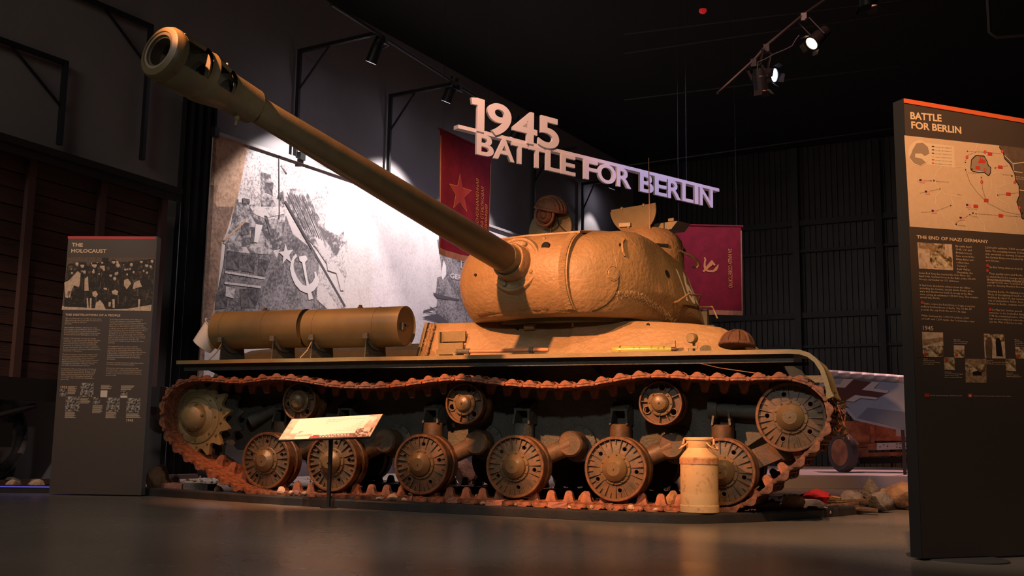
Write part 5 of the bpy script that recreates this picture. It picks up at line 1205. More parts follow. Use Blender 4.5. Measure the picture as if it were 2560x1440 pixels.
M_map = mat('map_tan', (.74, .52, .36), .6, 0, (.70, .49, .34), 30); M_mapd = mat('map_brown', (.17, .11, .085), .6, 0, (.13, .085, .065), 30); M_mapl = mat('map_pale', (.82, .62, .45), .6); M_mapg = mat('map_grey', (.36, .26, .19), .6); M_blk = mat('map_black', (.02, .015, .02), .6); M_navy = mat('map_navy', (.02, .02, .06), .6); M_mred = mat('map_red', (.62, .05, .035), .6); M_pink = mat('map_pink', (.75, .36, .30), .6)
P1 = lambda name, L_, m, k=.003: S2.poly(name, [C1(x, y) for x, y in L_], m, k)
P1('map', [(65, 308), (1040, 412), (1040, 1088), (108, 1022)], M_map, .002)
P1('map_region', [(808, 386), (1040, 412), (1040, 985), (985, 955), (975, 905), (945, 830), (965, 780), (962, 700), (935, 660), (930, 610), (890, 530), (850, 490), (838, 440), (808, 400)], M_mapd, .0025)
P1('legend_box', [(235, 366), (452, 392), (462, 560), (240, 535)], M_mapl, .0025)
gl = [(182+85*math.cos(a), 447+100*math.sin(a)) for a in np.linspace(0, 2*pi, 37)[:-1]]; P1('globe', gl, M_mapl, .0035)
P1('globe_land', [(130, 420), (160, 370), (210, 365), (250, 400), (262, 450), (225, 470), (200, 450), (150, 450), (150, 480), (200, 490), (235, 520), (190, 545), (140, 525), (105, 480), (120, 450)], M_mapg, .004)
def stroke(S_, name, pts, w, m, k=.004, mp=C1):
    A_ = [S_.L(*mp(x, y), k) for x, y in pts]; wv = (S_.L(*mp(pts[0][0]+w, pts[0][1]), k)-A_[0]).length; g = G()
    for p, q in zip(A_[:-1], A_[1:]):
        t_ = (q-p).normalized().cross(S_.n)*wv/2; g.add([p-t_, q-t_, q+t_, p+t_], [(0, 1, 2, 3)])
    return obj(name, g, m, S_.par)
for pts in ([(360, 555), (320, 590), (300, 650), (310, 690), (350, 740), (390, 775), (440, 780), (530, 795), (555, 830)], [(355, 740), (310, 790), (310, 850), (350, 900), (380, 960), (440, 990), (470, 1040)], [(430, 780), (450, 860), (480, 890), (510, 920), (540, 1000), (560, 1050)], [(640, 370), (620, 440)], [(440, 560), (540, 550), (580, 580), (650, 600), (740, 640), (750, 700), (740, 760), (710, 800)], [(745, 610), (800, 600), (850, 640), (850, 700), (780, 720), (790, 800), (880, 850), (900, 920), (930, 960), (960, 1070)], [(620, 900), (660, 960), (690, 1000), (695, 1060)], [(500, 890), (520, 960)], [(850, 465), (915, 530), (920, 590), (990, 600)], [(915, 530), (1030, 515)], [(965, 735), (1040, 745)]): stroke(S2, 'map_river', pts, 5, M_mapl, .0032)
P1('city_area', [(600, 480), (625, 465), (690, 475), (715, 520), (740, 560), (742, 600), (725, 625), (690, 590), (600, 580), (585, 545)], M_mapg, .0034)
stroke(S2, 'front_line', [(585, 575), (590, 500), (625, 465), (690, 470), (715, 515), (722, 545), (742, 560), (740, 600), (725, 625), (690, 597), (650, 600), (600, 588), (585, 575)], 6, M_blk, .0038)
stroke(S2, 'front_line', [(808, 400), (838, 440), (850, 490), (890, 530), (930, 610), (935, 660), (962, 700), (965, 780), (945, 830), (975, 905), (985, 955), (1005, 965)], 6, M_blk, .0038)
def dashed(pts, w=4, step=9):
    o = []
    for (x0, y0), (x1, y1) in zip(pts[:-1], pts[1:]):
        L_ = math.hypot(x1-x0, y1-y0); n_ = max(1, int(L_/step))
        for i in range(n_): o.append((x0+(x1-x0)*i/n_, y0+(y1-y0)*i/n_))
    g = G()
    for x, y in o: p = [S2.L(*C1(x+a, y+b), .0042) for a, b in ((-w/2, -w/2), (w/2, -w/2), (w/2, w/2), (-w/2, w/2))]; g.add(p, [(3, 2, 1, 0)])
    o_ = obj('dotted_arrow', g, M_blk, pan2); x, y = pts[-1]; xp, yp = pts[-2]; L_ = math.hypot(x-xp, y-yp); ux, uy = (x-xp)/L_, (y-yp)/L_
    P1('arrow_head', [(x+ux*10, y+uy*10), (x-uy*7, y+ux*7), (x+uy*7, y-ux*7)], M_blk, .0044)
for pts in ([(820, 452), (720, 440), (620, 436), (562, 432)], [(620, 440), (570, 460), (550, 480), (543, 515)], [(870, 546), (780, 562)], [(955, 757), (800, 775)], [(980, 945), (630, 922)], [(980, 932), (850, 905), (720, 840), (640, 760), (580, 680), (545, 580)], [(700, 800), (680, 740), (668, 640)], [(170, 664), (270, 663)], [(190, 760), (340, 728)], [(200, 910), (300, 905), (425, 858)], [(470, 990), (575, 930)]): dashed(pts)
for x, y in ((735, 453), (817, 556), (880, 766), (820, 936), (706, 816), (624, 862), (640, 560)): P1('red_flag', [(x-18, y-14), (x+18, y-10), (x+18, y+14), (x-18, y+12)], M_mred, .0046)
for x, y in ((203, 664), (245, 754), (298, 905), (517, 958), (568, 858)):
    P1('striped_flag', [(x-20, y-15), (x+20, y-11), (x+20, y+16), (x-20, y+13)], M_pink, .0046); P1('flag_canton', [(x-20, y-15), (x-2, y-13), (x-2, y+1), (x-20, y)], M_navy, .005)
for x, y, c_ in ((697, 437, '3'), (555, 478, '3'), (671, 672, '3'), (697, 578, '4'), (832, 433, '2'), (930, 675, '2'), (965, 873, '2'), (666, 487, '1')):
    P1('number_dot', [(x+11*math.cos(a), y+13*math.sin(a)) for a in np.linspace(0, 2*pi, 13)[:-1]], M_mred, .0047); S2.text('number', c_, *C1(x-4, y+6), *C1(x+4, y+7), 4, m=M_mapl, k=.0052)
P1('red_tower', [(640, 525), (655, 495), (668, 480), (680, 495), (700, 505), (700, 525)], M_mred, .0045)
for x, y in ((297, 661), (907, 625), (602, 916), (471, 1003), (594, 572), (988, 917)): P1('city_dot', [(x+6*math.cos(a), y+7*math.sin(a)) for a in np.linspace(0, 2*pi, 9)[:-1]], M_blk, .0046)
for s_, x, y, w in (('Magdeburg', 312, 672, 100), ('Leipzig', 482, 1015, 65), ('Torgau', 588, 945, 60), ('Frankfurt', 815, 618, 85), ('Potsdam', 565, 605, 70), ('Apr. 25 1945', 560, 888, 75), ('Oder', 852, 462, 30), ('Elbe', 480, 775, 35)): S2.text('place_name', s_, *C1(x, y), *C1(x+w, y+5), 3.4, m=M_mapg, res=1)
S2.text('map_note', 'Front Line', *C1(935, 634), *C1(1002, 641), 3, res=1); S2.text('map_note', 'Apr 20-29', *C1(935, 650), *C1(1002, 657), 3, res=1)
for i, s_ in enumerate(('ALLIED MOVEMENTS', 'SOVIET MOVEMENTS', 'SOVIET TERRITORY', 'AXIS TERRITORY', 'SOVIET FRONT LINE', 'BOMBING SITES')): S2.text('legend_line', s_, *C1(308, 405+i*26), *C1(438, 414+i*26), 3.2, m=M_mapg, res=1)
for i, m in enumerate((M_blk, M_blk, M_navy, M_map, M_mred, M_mred)): P1('legend_mark', [(280, 390+i*26), (300, 392+i*26), (300, 400+i*26), (280, 398+i*26)], m, .0035)
M_sep = mat('sepia_photo_grain', (.10, .05, .02), .6, 0, (.85, .66, .42), 26, thr=(.42, .60)); M_sepm = mat('sepia_mid', (.26, .15, .08), .6, 0, (.50, .33, .20), 40)
P1('photo_print', [(167, 1146), (438, 1160), (448, 1364), (180, 1350)], M_plite, .003); P1('photo_street', [(265, 1152), (380, 1157), (385, 1230), (440, 1270), (440, 1340), (300, 1345), (265, 1290)], M_sep, .0035)
P1('photo_tree', [(175, 1148), (300, 1152), (330, 1200), (300, 1230), (270, 1240), (260, 1200), (180, 1190)], M_sepm, .0038)
def rcol(lines, x0, y0, step, shx, cap, ch, slope, mp=C1):
    for i, ln in enumerate(lines):
        if not ln: continue
        w = len(ln)*ch; xa = x0+shx*i; yy = y0+step*i; S2.text('text_line', ln, *mp(xa, yy), *mp(xa+w, yy+slope*w), cap, bold=0, res=1)
rcol(['By early April', '1945, U.S. and', 'British forces', 'have crossed the', 'Rhine River and', 'rolled into', 'Germany\'s', 'Ruhr Valley.', 'Meanwhile, the'], 466, 1181, 25.6, 1.4, 5.0, 8.9, .065)
rcol(['Soviet Red Army has reached the Oder River. On', 'April 16th, German forces in the Ruhr, some 310,000', 'troops, surrender to U.S. divisions.', '', 'It had been decided in advance how the Allies,', 'including the Soviets, would divide Berlin at the', 'wars end. Eisenhower held US troops at the Elbe', 'river saving an estimated 100,000 lives. The Soviets', 'would take Berlin.', '', '    Stalin orders the Red Army to begin a massive', 'artillery bombardment of Berlin. The US 8th AF', 'pounds the city from the air for 36 days.', '', 'While Germany has 1,000,000 soldiers, 2,200', 'aircraft, and 1,500 tanks, the Soviets have over'], 148, 18, 30.4, 1.75, 5.0, 11.1, .058, C2)
rcol(['2,500,000 soldiers, 7,500 aircraft, an', 'tanks. The remaining veteran Germa', 'sick, wounded or starving. Desperat', 'the German Army now includes Hitl', 'and old men.', '', '   The Red Army advances from th', '', '   They quickly surround Berlin. S', 'to smash Berlin for revenge and to g', 'on the German nuclear research cen'], 698, 1192, 25.3, 1.2, 5.0, 8.9, .06)
rcol(['three tons of uranium oxide and 22', 'enough to kick start Operation Bor', 'plan to develop Russia\'s first nuclea', '', 'Entering Berlin, the fighting becom', 'Much of the fighting is hand to han', 'building. By April 30, the Germans', 'out of ammunition. Hitler, from his', 'bunker in Berlin, commits suicide', '', '    On May 2nd, German general', 'surrender to the Soviet Red Army', '1945 the remaining leaders of Na', 'sign an unconditional surrender', 'and the War in Europe is over.'], 830, 80, 30.4, 1.7, 5.0, 11.1, .055, C2)
for x, y, c_, mp in ((716, 1326, '2', C1), (716, 1366, '3', C1)): P1('number_dot', [(x+10*math.cos(a), y+13*math.sin(a)) for a in np.linspace(0, 2*pi, 13)[:-1]], M_mred, .0047)
P2 = lambda name, L_, m, k=.003: S2.poly(name, [C2(x, y) for x, y in L_], m, k)
for x, y in ((182, 306), (861, 376), (215, 820), (420, 879), (527, 828), (1138, 844)): P2('number_dot', [(x+15*math.cos(a), y+17*math.sin(a)) for a in np.linspace(0, 2*pi, 13)[:-1]], M_mred, .0055)
S2.text('year', '1945', *C2(178, 578), *C2(294, 584), 11, res=3)
P2('photo_print', [(180, 598), (390, 606), (398, 852), (190, 850)], M_plite, .003); P2('photo_town', [(186, 745), (394, 740), (398, 852), (190, 850)], M_sep, .0034); P2('photo_smoke', [(184, 680), (392, 650), (393, 690), (186, 740)], M_sepm, .0034)
P2('photo_print', [(497, 732), (604, 736), (606, 858), (500, 856)], M_plite, .003); P2('photo_town', [(498, 780), (605, 775), (606, 858), (500, 856)], M_sep, .0034)
P2('photo_print', [(400, 853), (507, 856), (509, 980), (403, 978)], M_sep, .003)
P2('photo_print', [(612, 866), (822, 870), (826, 1108), (618, 1106)], M_sepm, .003); P2('photo_ruins', [(612, 910), (700, 930), (820, 920), (822, 1000), (700, 1010), (615, 1000)], M_sep, .0034); P2('photo_tank', [(685, 1000), (740, 985), (778, 1005), (775, 1035), (690, 1035)], M_pdark, .0038)
P2('photo_print', [(798, 616), (1004, 626), (1016, 866), (808, 862)], M_plite, .003); P2('photo_trees', [(798, 616), (1004, 626), (1006, 690), (960, 700), (860, 680), (800, 690)], M_sep, .0034)
P2('photo_figure', [(815, 690), (840, 650), (870, 655), (885, 710), (880, 862), (825, 860), (812, 760)], M_pmid, .0038); P2('photo_figure', [(915, 700), (925, 660), (950, 655), (970, 700), (990, 845), (925, 840)], M_pdark, .0038)
P2('photo_print', [(1016, 868), (1118, 870), (1122, 992), (1020, 990)], M_sep, .003); P2('photo_print', [(1112, 746), (1300, 756), (1300, 870), (1118, 866)], M_sep, .003)
P2('time_line', [(120, 848), (1300, 866), (1300, 869), (120, 851)], M_pmid, .0026)
P2('red_flag', [(205, 1214), (254, 1216), (256, 1252), (208, 1250)], M_mred); P2('red_flag', [(638, 1216), (684, 1218), (686, 1256), (641, 1254)], M_mred)
P2('cog_emblem', [(662+13*math.cos(a), 1237+13*math.sin(a)) for a in np.linspace(0, 2*pi, 13)[:-1]], M_mapl, .004)
S2.text('text_line', '81,000 dead and missing, 279,000 wounded', *C2(262, 1240), *C2(580, 1243), 3.0, res=1); S2.text('text_line', '92,000-100,000 dead soldiers, 22,000 dead civilians', *C2(698, 1245), *C2(1070, 1248), 3.0, res=1)
def cap_(L_, x, y, ch=8.4, st_=17.5): 
    for i, ln in enumerate(L_): S2.text('caption_line', ln, *C2(x+i*.8, y+i*st_), *C2(x+i*.8+len(ln)*ch, y+i*st_+4), 2.9, res=1)
cap_(['April', 'Allied bombers', 'and Soviet artillery', 'pound Berlin.'], 192, 872); cap_(['April 23', 'Soviet Red Army begins', 'advance from Oder', 'River towards Berlin.'], 406, 1004); cap_(['April 20', 'Two Soviet fronts', 'surround Berlin.'], 496, 682); cap_(['April 25', 'Soviet and US troops', 'meet at Torgau.'], 618, 884); cap_(['April 30', 'Hitler marries Eva Braun', 'and both commit suicide.'], 824, 888); cap_(['April 30', 'Soviets capture', 'Nazi headquarters.'], 1024, 1014); cap_(['May 2', 'Remaining', 'German troops in', 'Berlin surrender.'], 1106, 682)
# ------------------------------------------------------------------ freight wagon at far left
wd_ = V((math.sin(.06), math.cos(.06), 0)); wn = V((wd_.y, -wd_.x, 0)); wp = at(398, 700, D=13.7); wp.z = 0
WPl = (wn, wn.dot(wp))
def wg(px, py, k=0): return at(px, py, P=(wn, WPl[1]+k))
zr = wg(425, 478).z; M_wag = mat('dark_red_boards', (.09, .040, .034), .75, 0, (.06, .030, .026), 4, .3, 30, stretch=(1, .2, 3)); M_wagf = mat('wagon_iron', (.10, .05, .045), .6); M_roof = mat('wagon_roof', (.015, .012, .012), .8)
wagon = empty('freight_wagon', wp-wd_*3-wn*.3, 'dark red wooden freight wagon standing in shadow at far left', 'freight wagon')
def W3(s, z, k=0): return V((wp.x, wp.y, 0))+wd_*s+wn*k+V((0, 0, z))
zb2 = 1.25; LW = 6.4; nb = 13; dz = (zr-.12-zb2)/nb
obj('body_core', G().prism([W3(-LW, zb2, -.06), W3(0, zb2, -.06), W3(0, zr-.1, -.06), W3(-LW, zr-.1, -.06)], -wn*.75), M_roof, wagon)
s_a, s_b = wg(243, 600).dot(wd_)-wp.dot(wd_), wg(60, 600).dot(wd_)-wp.dot(wd_)
bays = [(0, s_a), (s_a, s_b), (s_b, -LW)]
rng = random.Random(12)
pm_ = None
for (h_, l_) in bays:
    for i in range(nb):
        z0 = zb2+i*dz; ofs = rng.uniform(0, .008)
        g = G().box((0, 0, 0), (abs(h_-l_)-.09, .03, dz-.014), Matrix((wd_, wn, V((0, 0, 1)))).transposed()); c = W3((h_+l_)/2, z0+dz/2, -.02+ofs); g.v = [v+c for v in g.v]
        obj('board', g, M_wag, wagon)
for s_ in (-.04, s_a, s_b, -LW): obj('upright', G().prism([W3(s_-.05, zb2-.1, .0), W3(s_+.05, zb2-.1, .0), W3(s_+.05, zr-.1, .0), W3(s_-.05, zr-.1, .0)], wn*.06), M_wagf, wagon)
obj('roof', G().prism([W3(.12, zr-.06, .20), W3(.12, zr+.02, .20), W3(.12, zr+.12, -.6), W3(.12, zr+.02, -.85), W3(.12, zr-.06, -.85)], -wd_*(LW+.3)), M_roof, wagon)
obj('roof_edge', G().prism([W3(.12, zr-.16, .12), W3(.12, zr-.05, .12), W3(.12, zr-.05, .18), W3(.12, zr-.16, .18)], -wd_*(LW+.3)), M_roof, wagon)
obj('sole_bar', G().prism([W3(.05, zb2-.25, .0), W3(.05, zb2, .0), W3(.05, zb2, .08), W3(.05, zb2-.25, .08)], -wd_*(LW+.2)), M_roof, wagon)
for s_ in (-.55,): 
    obj('buffer', G().lathe([(.05, 0), (.05, .35), (.22, .38), (.22, .41), (.18, .43)], W3(.0, 1.06, -.2), wd_, 24), M_wagf, wagon, 30)
for s_ in (-4.9, -2.3):
    c = W3(s_, .60, -.05); wl = G().lathe([(.30, -.06), (.44, -.04), (.45, .03), (.47, .035), (.49, -.06), (.30, -.08)], c, wn, 40, cap=False); wl.lathe([(0, .04), (.10, .03), (.11, .0), (.36, -.03), (.36, -.05)], c, wn, 32)
    obj('wheel', wl, mat('worn_wheel_steel', (.30, .28, .29), .35, .6, (.05, .045, .045), 3), wagon, 30)
    obj('axle_box', G().box(W3(s_, .62, .06), (.22, .22, .26)), M_roof, wagon); obj('leaf_spring', G().tube([W3(s_-.5, .95, .03), W3(s_, .82, .05), W3(s_+.5, .95, .03)], .035, 6), M_roof, wagon)
rl = tag(obj('rail', G().prism([W3(.9, .075, -.03), W3(.9, .135, -.03), W3(.9, .135, .03), W3(.9, .075, .03)], -wd_*7.6), M_wagf), 'rusty rail under the freight wagon wheels at far left', 'rail')
# ------------------------------------------------------------------ behind, right: wing, trailer, lamps
wing = empty('aircraft_wing', at(2180, 1000, D=16.6), 'pale blue aircraft wing with straight-armed black and white cross, beyond the tank front', 'aircraft wing')
M_wing = mat('pale_blue_wing', (.22, .28, .38), .5, 0, (.24, .30, .40), 3); M_cw = mat('wing_cross_white', (.44, .43, .48), .5); M_cb = mat('wing_cross_dark', (.075, .03, .03), .5)
wa, wb, wc = at(2060, 935, D=16.5), at(2290, 958, D=16.5), at(2290, 1078, D=16.15); wnn = (wb-wa).cross(wc-wb).normalized()
if wnn.dot(CAM-wa) < 0: wnn = -wnn
wl_ = lambda x, y, k=0: at(x, y, P=(wnn, wnn.dot(wa)+k))
CX = lambda x, y: (1950+x/3.2, 850+y/3.2)
obj('wing_panel', G().prism([wl_(*CX(x, y)) for x, y in ((330, 275), (1120, 330), (1120, 740), (900, 690), (610, 625), (540, 540), (330, 420))], -wnn*.10), M_wing, wing)
obj('aileron', G().prism([wl_(*CX(x, y), .012) for x, y in ((700, 540), (1120, 590), (1120, 738), (620, 622))], -wnn*.03), mat('aileron_grey_blue', (.13, .16, .22), .6), wing)
def wing_edge(u, v):
    x = 330+790*u; base = 262+58*u; y = base-28+56*v+ (0 if v < .5 else 8*abs(math.sin((x-370)/96*pi))); k = .05*math.sin(v*pi)+.03*(1-abs(math.sin((x-370)/96*pi)))*math.sin(v*pi); return wl_(*CX(x, y), k+.005)
obj('scalloped_edge', G().grid(wing_edge, 160, 8), mat('scalloped_edge_paint', (.36, .35, .40), .5), wing, 60)
for pts, m, k in (([(330, 380), (420, 378), (590, 318), (735, 335), (655, 395), (850, 425), (780, 460), (600, 440), (520, 490), (330, 470)], M_cb, .016), ([(330, 352), (480, 355), (510, 310), (590, 312), (520, 382), (330, 372)], M_cw, .018), ([(735, 335), (795, 340), (750, 388), (870, 405), (855, 425), (655, 398)], M_cw, .018), ([(600, 440), (790, 462), (770, 476), (640, 465), (590, 495), (525, 485)], M_cw, .018)):
    obj('cross_marking', G().add([wl_(*CX(x, y), k) for x, y in pts], [tuple(range(len(pts)))]), m, wing)
obj('wing_stand', G().bar(wl_(*CX(980, 700), -.05), V((wl_(*CX(980, 700)).x, wl_(*CX(980, 700)).y+.4, .20)), .05), M_dark, wing)
tr = empty('gun_trailer', at(2200, 1181, Z=.20), 'rusty orange two-wheeled field trailer with pale riveted frame under the wing', 'trailer')
M_tro = mat('rusty_orange_iron', (.42, .14, .06), .6, 0, (.22, .07, .035), 6, .3, 30); M_tire = mat('dusty_tyre', (.07, .05, .055), .8); M_trw = mat('pale_frame', (.58, .52, .52), .5)
wb_ = at(2109, 1181, Z=.20); dtr = (wb_-CAM).dot(CW); Dq = lambda x, y, o=0: at(*CX(x, y), D=dtr+o)
rw = (Dq(0, 745)-Dq(0, 1055)).length/2; wc_ = V((wb_.x, wb_.y, .205+rw)); wax = V((-.75, -.66, 0)).normalized()
wh = obj('wheel', G().lathe([(rw*.66, .02), (rw*.72, .07), (rw*.9, .085), (rw, .05), (rw, -.05), (rw*.9, -.085), (rw*.66, -.05)], wc_, wax, 44), M_tire, tr, 40)
obj('wheel_disc', G().lathe([(0, .03), (rw*.12, .03), (rw*.14, .0), (rw*.45, .035), (rw*.62, .03), (rw*.70, .07)], wc_, wax, 36), M_tro, wh, 40)
obj('wheel_nuts', G().lathe([(0, .055), (rw*.10, .05), (rw*.12, .03)], wc_, wax, 7), M_dark, wh)
DT = dtr+.35
dq = lambda x, y, o=0: at(*CX(x, y), D=DT+o)
dirx = V((CR.x, CR.y, 0)).normalized(); diry = V((CW.x, CW.y, 0)).normalized()
obj('body_box', G().prism([dq(497, 645), dq(740, 660), dq(735, 835), dq(640, 840), (dq(610, 800)), dq(545, 750), dq(497, 745)], diry*.5), M_tro, tr)
obj('front_post', G().prism([dq(722, 685, -.1), dq(752, 688, -.1), dq(758, 832, -.1), dq(728, 830, -.1)], diry*.05), M_tro, tr)
obj('side_box', G().prism([dq(770, 675, .3), dq(1115, 690, .3), dq(1115, 805, .3), dq(770, 805, .3)], diry*.4), M_tro, tr)
obj('frame_rail', G().prism([dq(610, 848, -.12), dq(775, 825, -.12), dq(775, 880, -.12), dq(610, 885, -.12)], diry*.06), M_tro, tr)
fr = obj('pale_frame_rail', G().prism([dq(775, 825, -.12), dq(1115, 815, -.12), dq(1115, 870, -.12), dq(775, 880, -.12)], diry*.06), M_trw, tr)
for x, y in ((800, 855), (830, 838), (860, 850), (935, 832), (935, 858), (960, 830), (960, 862), (1010, 850), (1040, 832), (1040, 858)): obj('rivet_hole', G().lathe([(0, .002), (.011, .002)], dq(x, y, -.125), -diry, 8, cap=False), M_hole, fr)
obj('pale_side_plate', G().prism([dq(935, 700, .0), dq(1115, 710, .0), dq(1115, 778, .0), dq(930, 770, .0)], diry*.03), M_trw, tr)
obj('axle_beam', G().bar(dq(600, 920, 0), dq(1115, 905, .5), .06), M_tro, tr); obj('hinge_block', G().box(dq(665, 890, -.15), (.16, .06, .10)), M_tro, tr)
obj('lower_rail', G().bar(dq(620, 965, .2), dq(1115, 960, .6), .10), M_roof, tr)
w2_ = wc_+dirx*2.15+diry*.6; w2_.z = .20+rw*.45
obj('small_wheel', G().lathe([(.06, .04), (rw*.40, .05), (rw*.45, .02), (rw*.45, -.04), (.06, -.05)], w2_, wax, 24), M_dark, tr, 40)
rng = random.Random(6)
for i, (x, y, r_, m) in enumerate(((515, 570, 20, M_cloth), (560, 578, 18, M_trw), (590, 600, 13, M_dark), (500, 600, 16, M_cloth), (625, 572, 16, M_tro), (540, 605, 14, M_dark))):
    p = dq(x, y, .1); rr_ = r_/3.2*DT/F_PX; rock((p.x, p.y, p.z-rr_), rr_, rr_, rr_, 40+i, m, 'gear_bundle', None, None, parent=tr)
# foliage scraps on the tank front (camouflage twigs)
M_leaf = mat('dry_brown_leaf', (.22, .10, .03), .7, 0, (.06, .05, .03), 20)
tw = empty('dry_foliage', at(2085, 1010, Y=.15), 'bundle of dry camouflage foliage caught on the front mudguard tip', 'foliage')
g = G(); rng = random.Random(31)
for i in range(70):
    c = at(2095+rng.uniform(-14, 24), 1015+rng.uniform(-38, 75), Y=rng.uniform(.0, .5)); a = V((rng.uniform(-1, 1), rng.uniform(-1, 1), rng.uniform(-1, 1))).normalized(); b_ = a.cross(V((rng.uniform(-1, 1), .3, .5))).normalized(); L_ = rng.uniform(.02, .05)
    g.add([c-a*L_, c+b_*L_*.35, c+a*L_, c-b_*L_*.35], [(0, 1, 2, 3)])
o = obj('leaves', g, M_leaf, tw); o['kind'] = 'stuff'
g = G()
for i in range(7): c = at(2080+rng.uniform(-6, 8), 990, Y=.2); g.tube([c, c+V((rng.uniform(-.05, .12), rng.uniform(-.1, .1), rng.uniform(-.25, -.1))), c+V((rng.uniform(-.1, .16), rng.uniform(-.1, .1), -.35))], .004, 4)
o = obj('twigs', g, M_tro, tw); o['kind'] = 'stuff'
g = G(); 
tag(obj('thin_cable', G().tube([at(1748, 908, Y=-.12), at(1800, 920, Y=-.1), at(1890, 933, Y=-.1)], .0035, 5), mat('orange_cable', (.20, .10, .06), .6)), 'thin orange wire hanging below the front part of the fender', 'wire')
# pale low stage behind
M_stage = mat('pale_stage', (.62, .55, .56), .6)
SZ = .20
st0, st1 = at(1500, 1188, Z=SZ), at(2420, 1192, Z=SZ)
stg = [st0, st1, st1+V((.2, 7.0, 0)), st0+V((-.6, 8.0, 0))]
tag(obj('low_stage', G().prism([V((p.x, p.y, ZF)) for p in stg], (0, 0, SZ-ZF)), M_stage), 'low pale stage lit pink behind the rubble, under the trailer', 'stage')
# ------------------------------------------------------------------ lamps of the dark hall, upper right
M_blue = mat('blue_white_lens', (.8, .9, 1), .5, emis=(.45, .68, 1), estr=7); M_warm = mat('warm_lens', (1, .8, .6), .5, emis=(1, .62, .38), estr=5); M_dim = mat('amber_reflection_glow', (1, .5, .3), .5, emis=(1, .35, .15), estr=.5)  # weak amber glow stands in for orange reflection strips on the housings
clamps = []
for (x, y, D_, axis, lab, lens, R_l, Lh) in ((1935, 188, 13, (.80, -.30, -.18), 'small spotlight with glaring blue-white lens in the upper right dark', M_blue, .085, .30), (2030, 108, 13.2, (-.54, -.57, -.72), 'small spotlight with glaring warm orange lens at upper right', M_warm, .085, .30), (1903, 226, 12.9, (.05, .22, -.96), 'dim spotlight pointing down, left of the blue-white one', M_dim, .085, .26), (2172, 14, 12.6, (.05, .22, -.96), 'dim spotlight cut off by the top edge of the picture', M_dim, .10, .30)):
    c0 = at(x, y, D=D_); clamps.append((x, c0+V((-.10, .12, .40)))); spotlight(x, y, D_, axis, c0+V((-.10, .12, .40)), lab, R_l, Lh, lens, doors=True)
pts = [p for x, p in sorted(clamps, key=lambda q: q[0])]; pts = [pts[0]+(pts[0]-pts[2])*.7]+pts+[pts[-1]+(pts[-1]-pts[-2])*.6]
tag(obj('lighting_rail', G().tube([p+V((0, 0, .045)) for p in pts], .018, 8), M_bar), 'dark rail carrying the small spotlights at upper right', 'lighting bar')
tag(obj('power_cable', G().tube([at(x, y, D=13.0) for x, y in ((1893, 172), (1895, 155), (1912, 148), (1935, 135), (1960, 125), (1980, 115), (1990, 98), (1998, 88))], .006, 5), mat('cable_grey', (.10, .10, .12), .4)), 'loose power cable looping between the two glaring spotlights', 'cable')
cb = at(1757, 24, D=14); t = empty('fire_beacon', cb, 'small red fire beacon high under the black ceiling', 'beacon')
obj('beacon_body', G().lathe([(.05, .0), (.05, .03), (.03, .05), (0, .055)], cb, (0, 0, -1), 16), mat('beacon_red', (.5, .02, .02), .4, emis=(.8, .02, .02), estr=.35), t, 40)
obj('beacon_stem', G().tube([cb, V((cb.x, cb.y, CE))], .008, 6), M_bar, t)
cp_ = at(2475, 95, D=9)
tag(obj('conduit_pipe', G().tube([V((cp_.x, cp_.y, CE)), cp_+V((0, 0, .05)), cp_+V((.05, .0, .0)), cp_+V((1.2, .2, .02))], .016, 8), M_bar, None, 60), 'thin dark conduit pipe bending at the upper right corner', 'pipe')
for k, (y0, y1) in enumerate(((36, 0), (84, 32), (200, 165), (365, 318))):
    p, q = at(1560, y0+50, D=17+k), at(2250, y1, D=16+k); z = (p.z+q.z)/2
    tag(obj('roof_rod', G().tube([p, q], .012, 5), M_bar, None, 60), ['thin dark roof rod, highest of the four at upper right', 'thin dark roof rod, second highest at upper right', 'thin dark roof rod just below the glaring spotlights', 'thin dark roof rod, lowest of the four at upper right'][k], 'rod')
# ------------------------------------------------------------------ rubble
M_r1 = mat('tan_stone', (.34, .19, .10), .9, 0, (.20, .11, .06), 9, .6, 40); M_r2 = mat('pale_rubble', (.58, .40, .28), .9, 0, (.36, .23, .15), 14, .5, 60); M_r3 = mat('grey_rubble', (.20, .17, .155), .9, 0, (.11, .095, .085), 8, .6, 40); M_r4 = mat('broken_brick', (.34, .14, .10), .85, 0, (.24, .11, .085), 12, .4, 50); M_r5 = mat('pink_grey_rubble', (.50, .36, .34), .9, 0, (.26, .17, .16), 9, .6, 40); M_redc = mat('red_cloth', (.36, .012, .02), .85); M_pl_ = mat('rotten_plank', (.16, .09, .05), .85, 0, (.08, .045, .03), 12, .4, 40)
ZG = ZP-.052
def rk(px, py, w, h, m, label, seed, Y=None, name='rubble_stone', cat='stone', group=None, dp=.8, rough=.35, sub=3, zb=None):
    p = at(px, py, Y=Y) if Y is not None else at(px, py, Z=ZG); D_ = (p-CAM).dot(CW); s_ = D_/F_PX
    rock((p.x, p.y, (ZG if zb is None else zb)-.004), w*s_/2*1.12, w*s_/2*dp, h*s_/2*1.1, seed, m, name, label, cat, group, sub, rough)
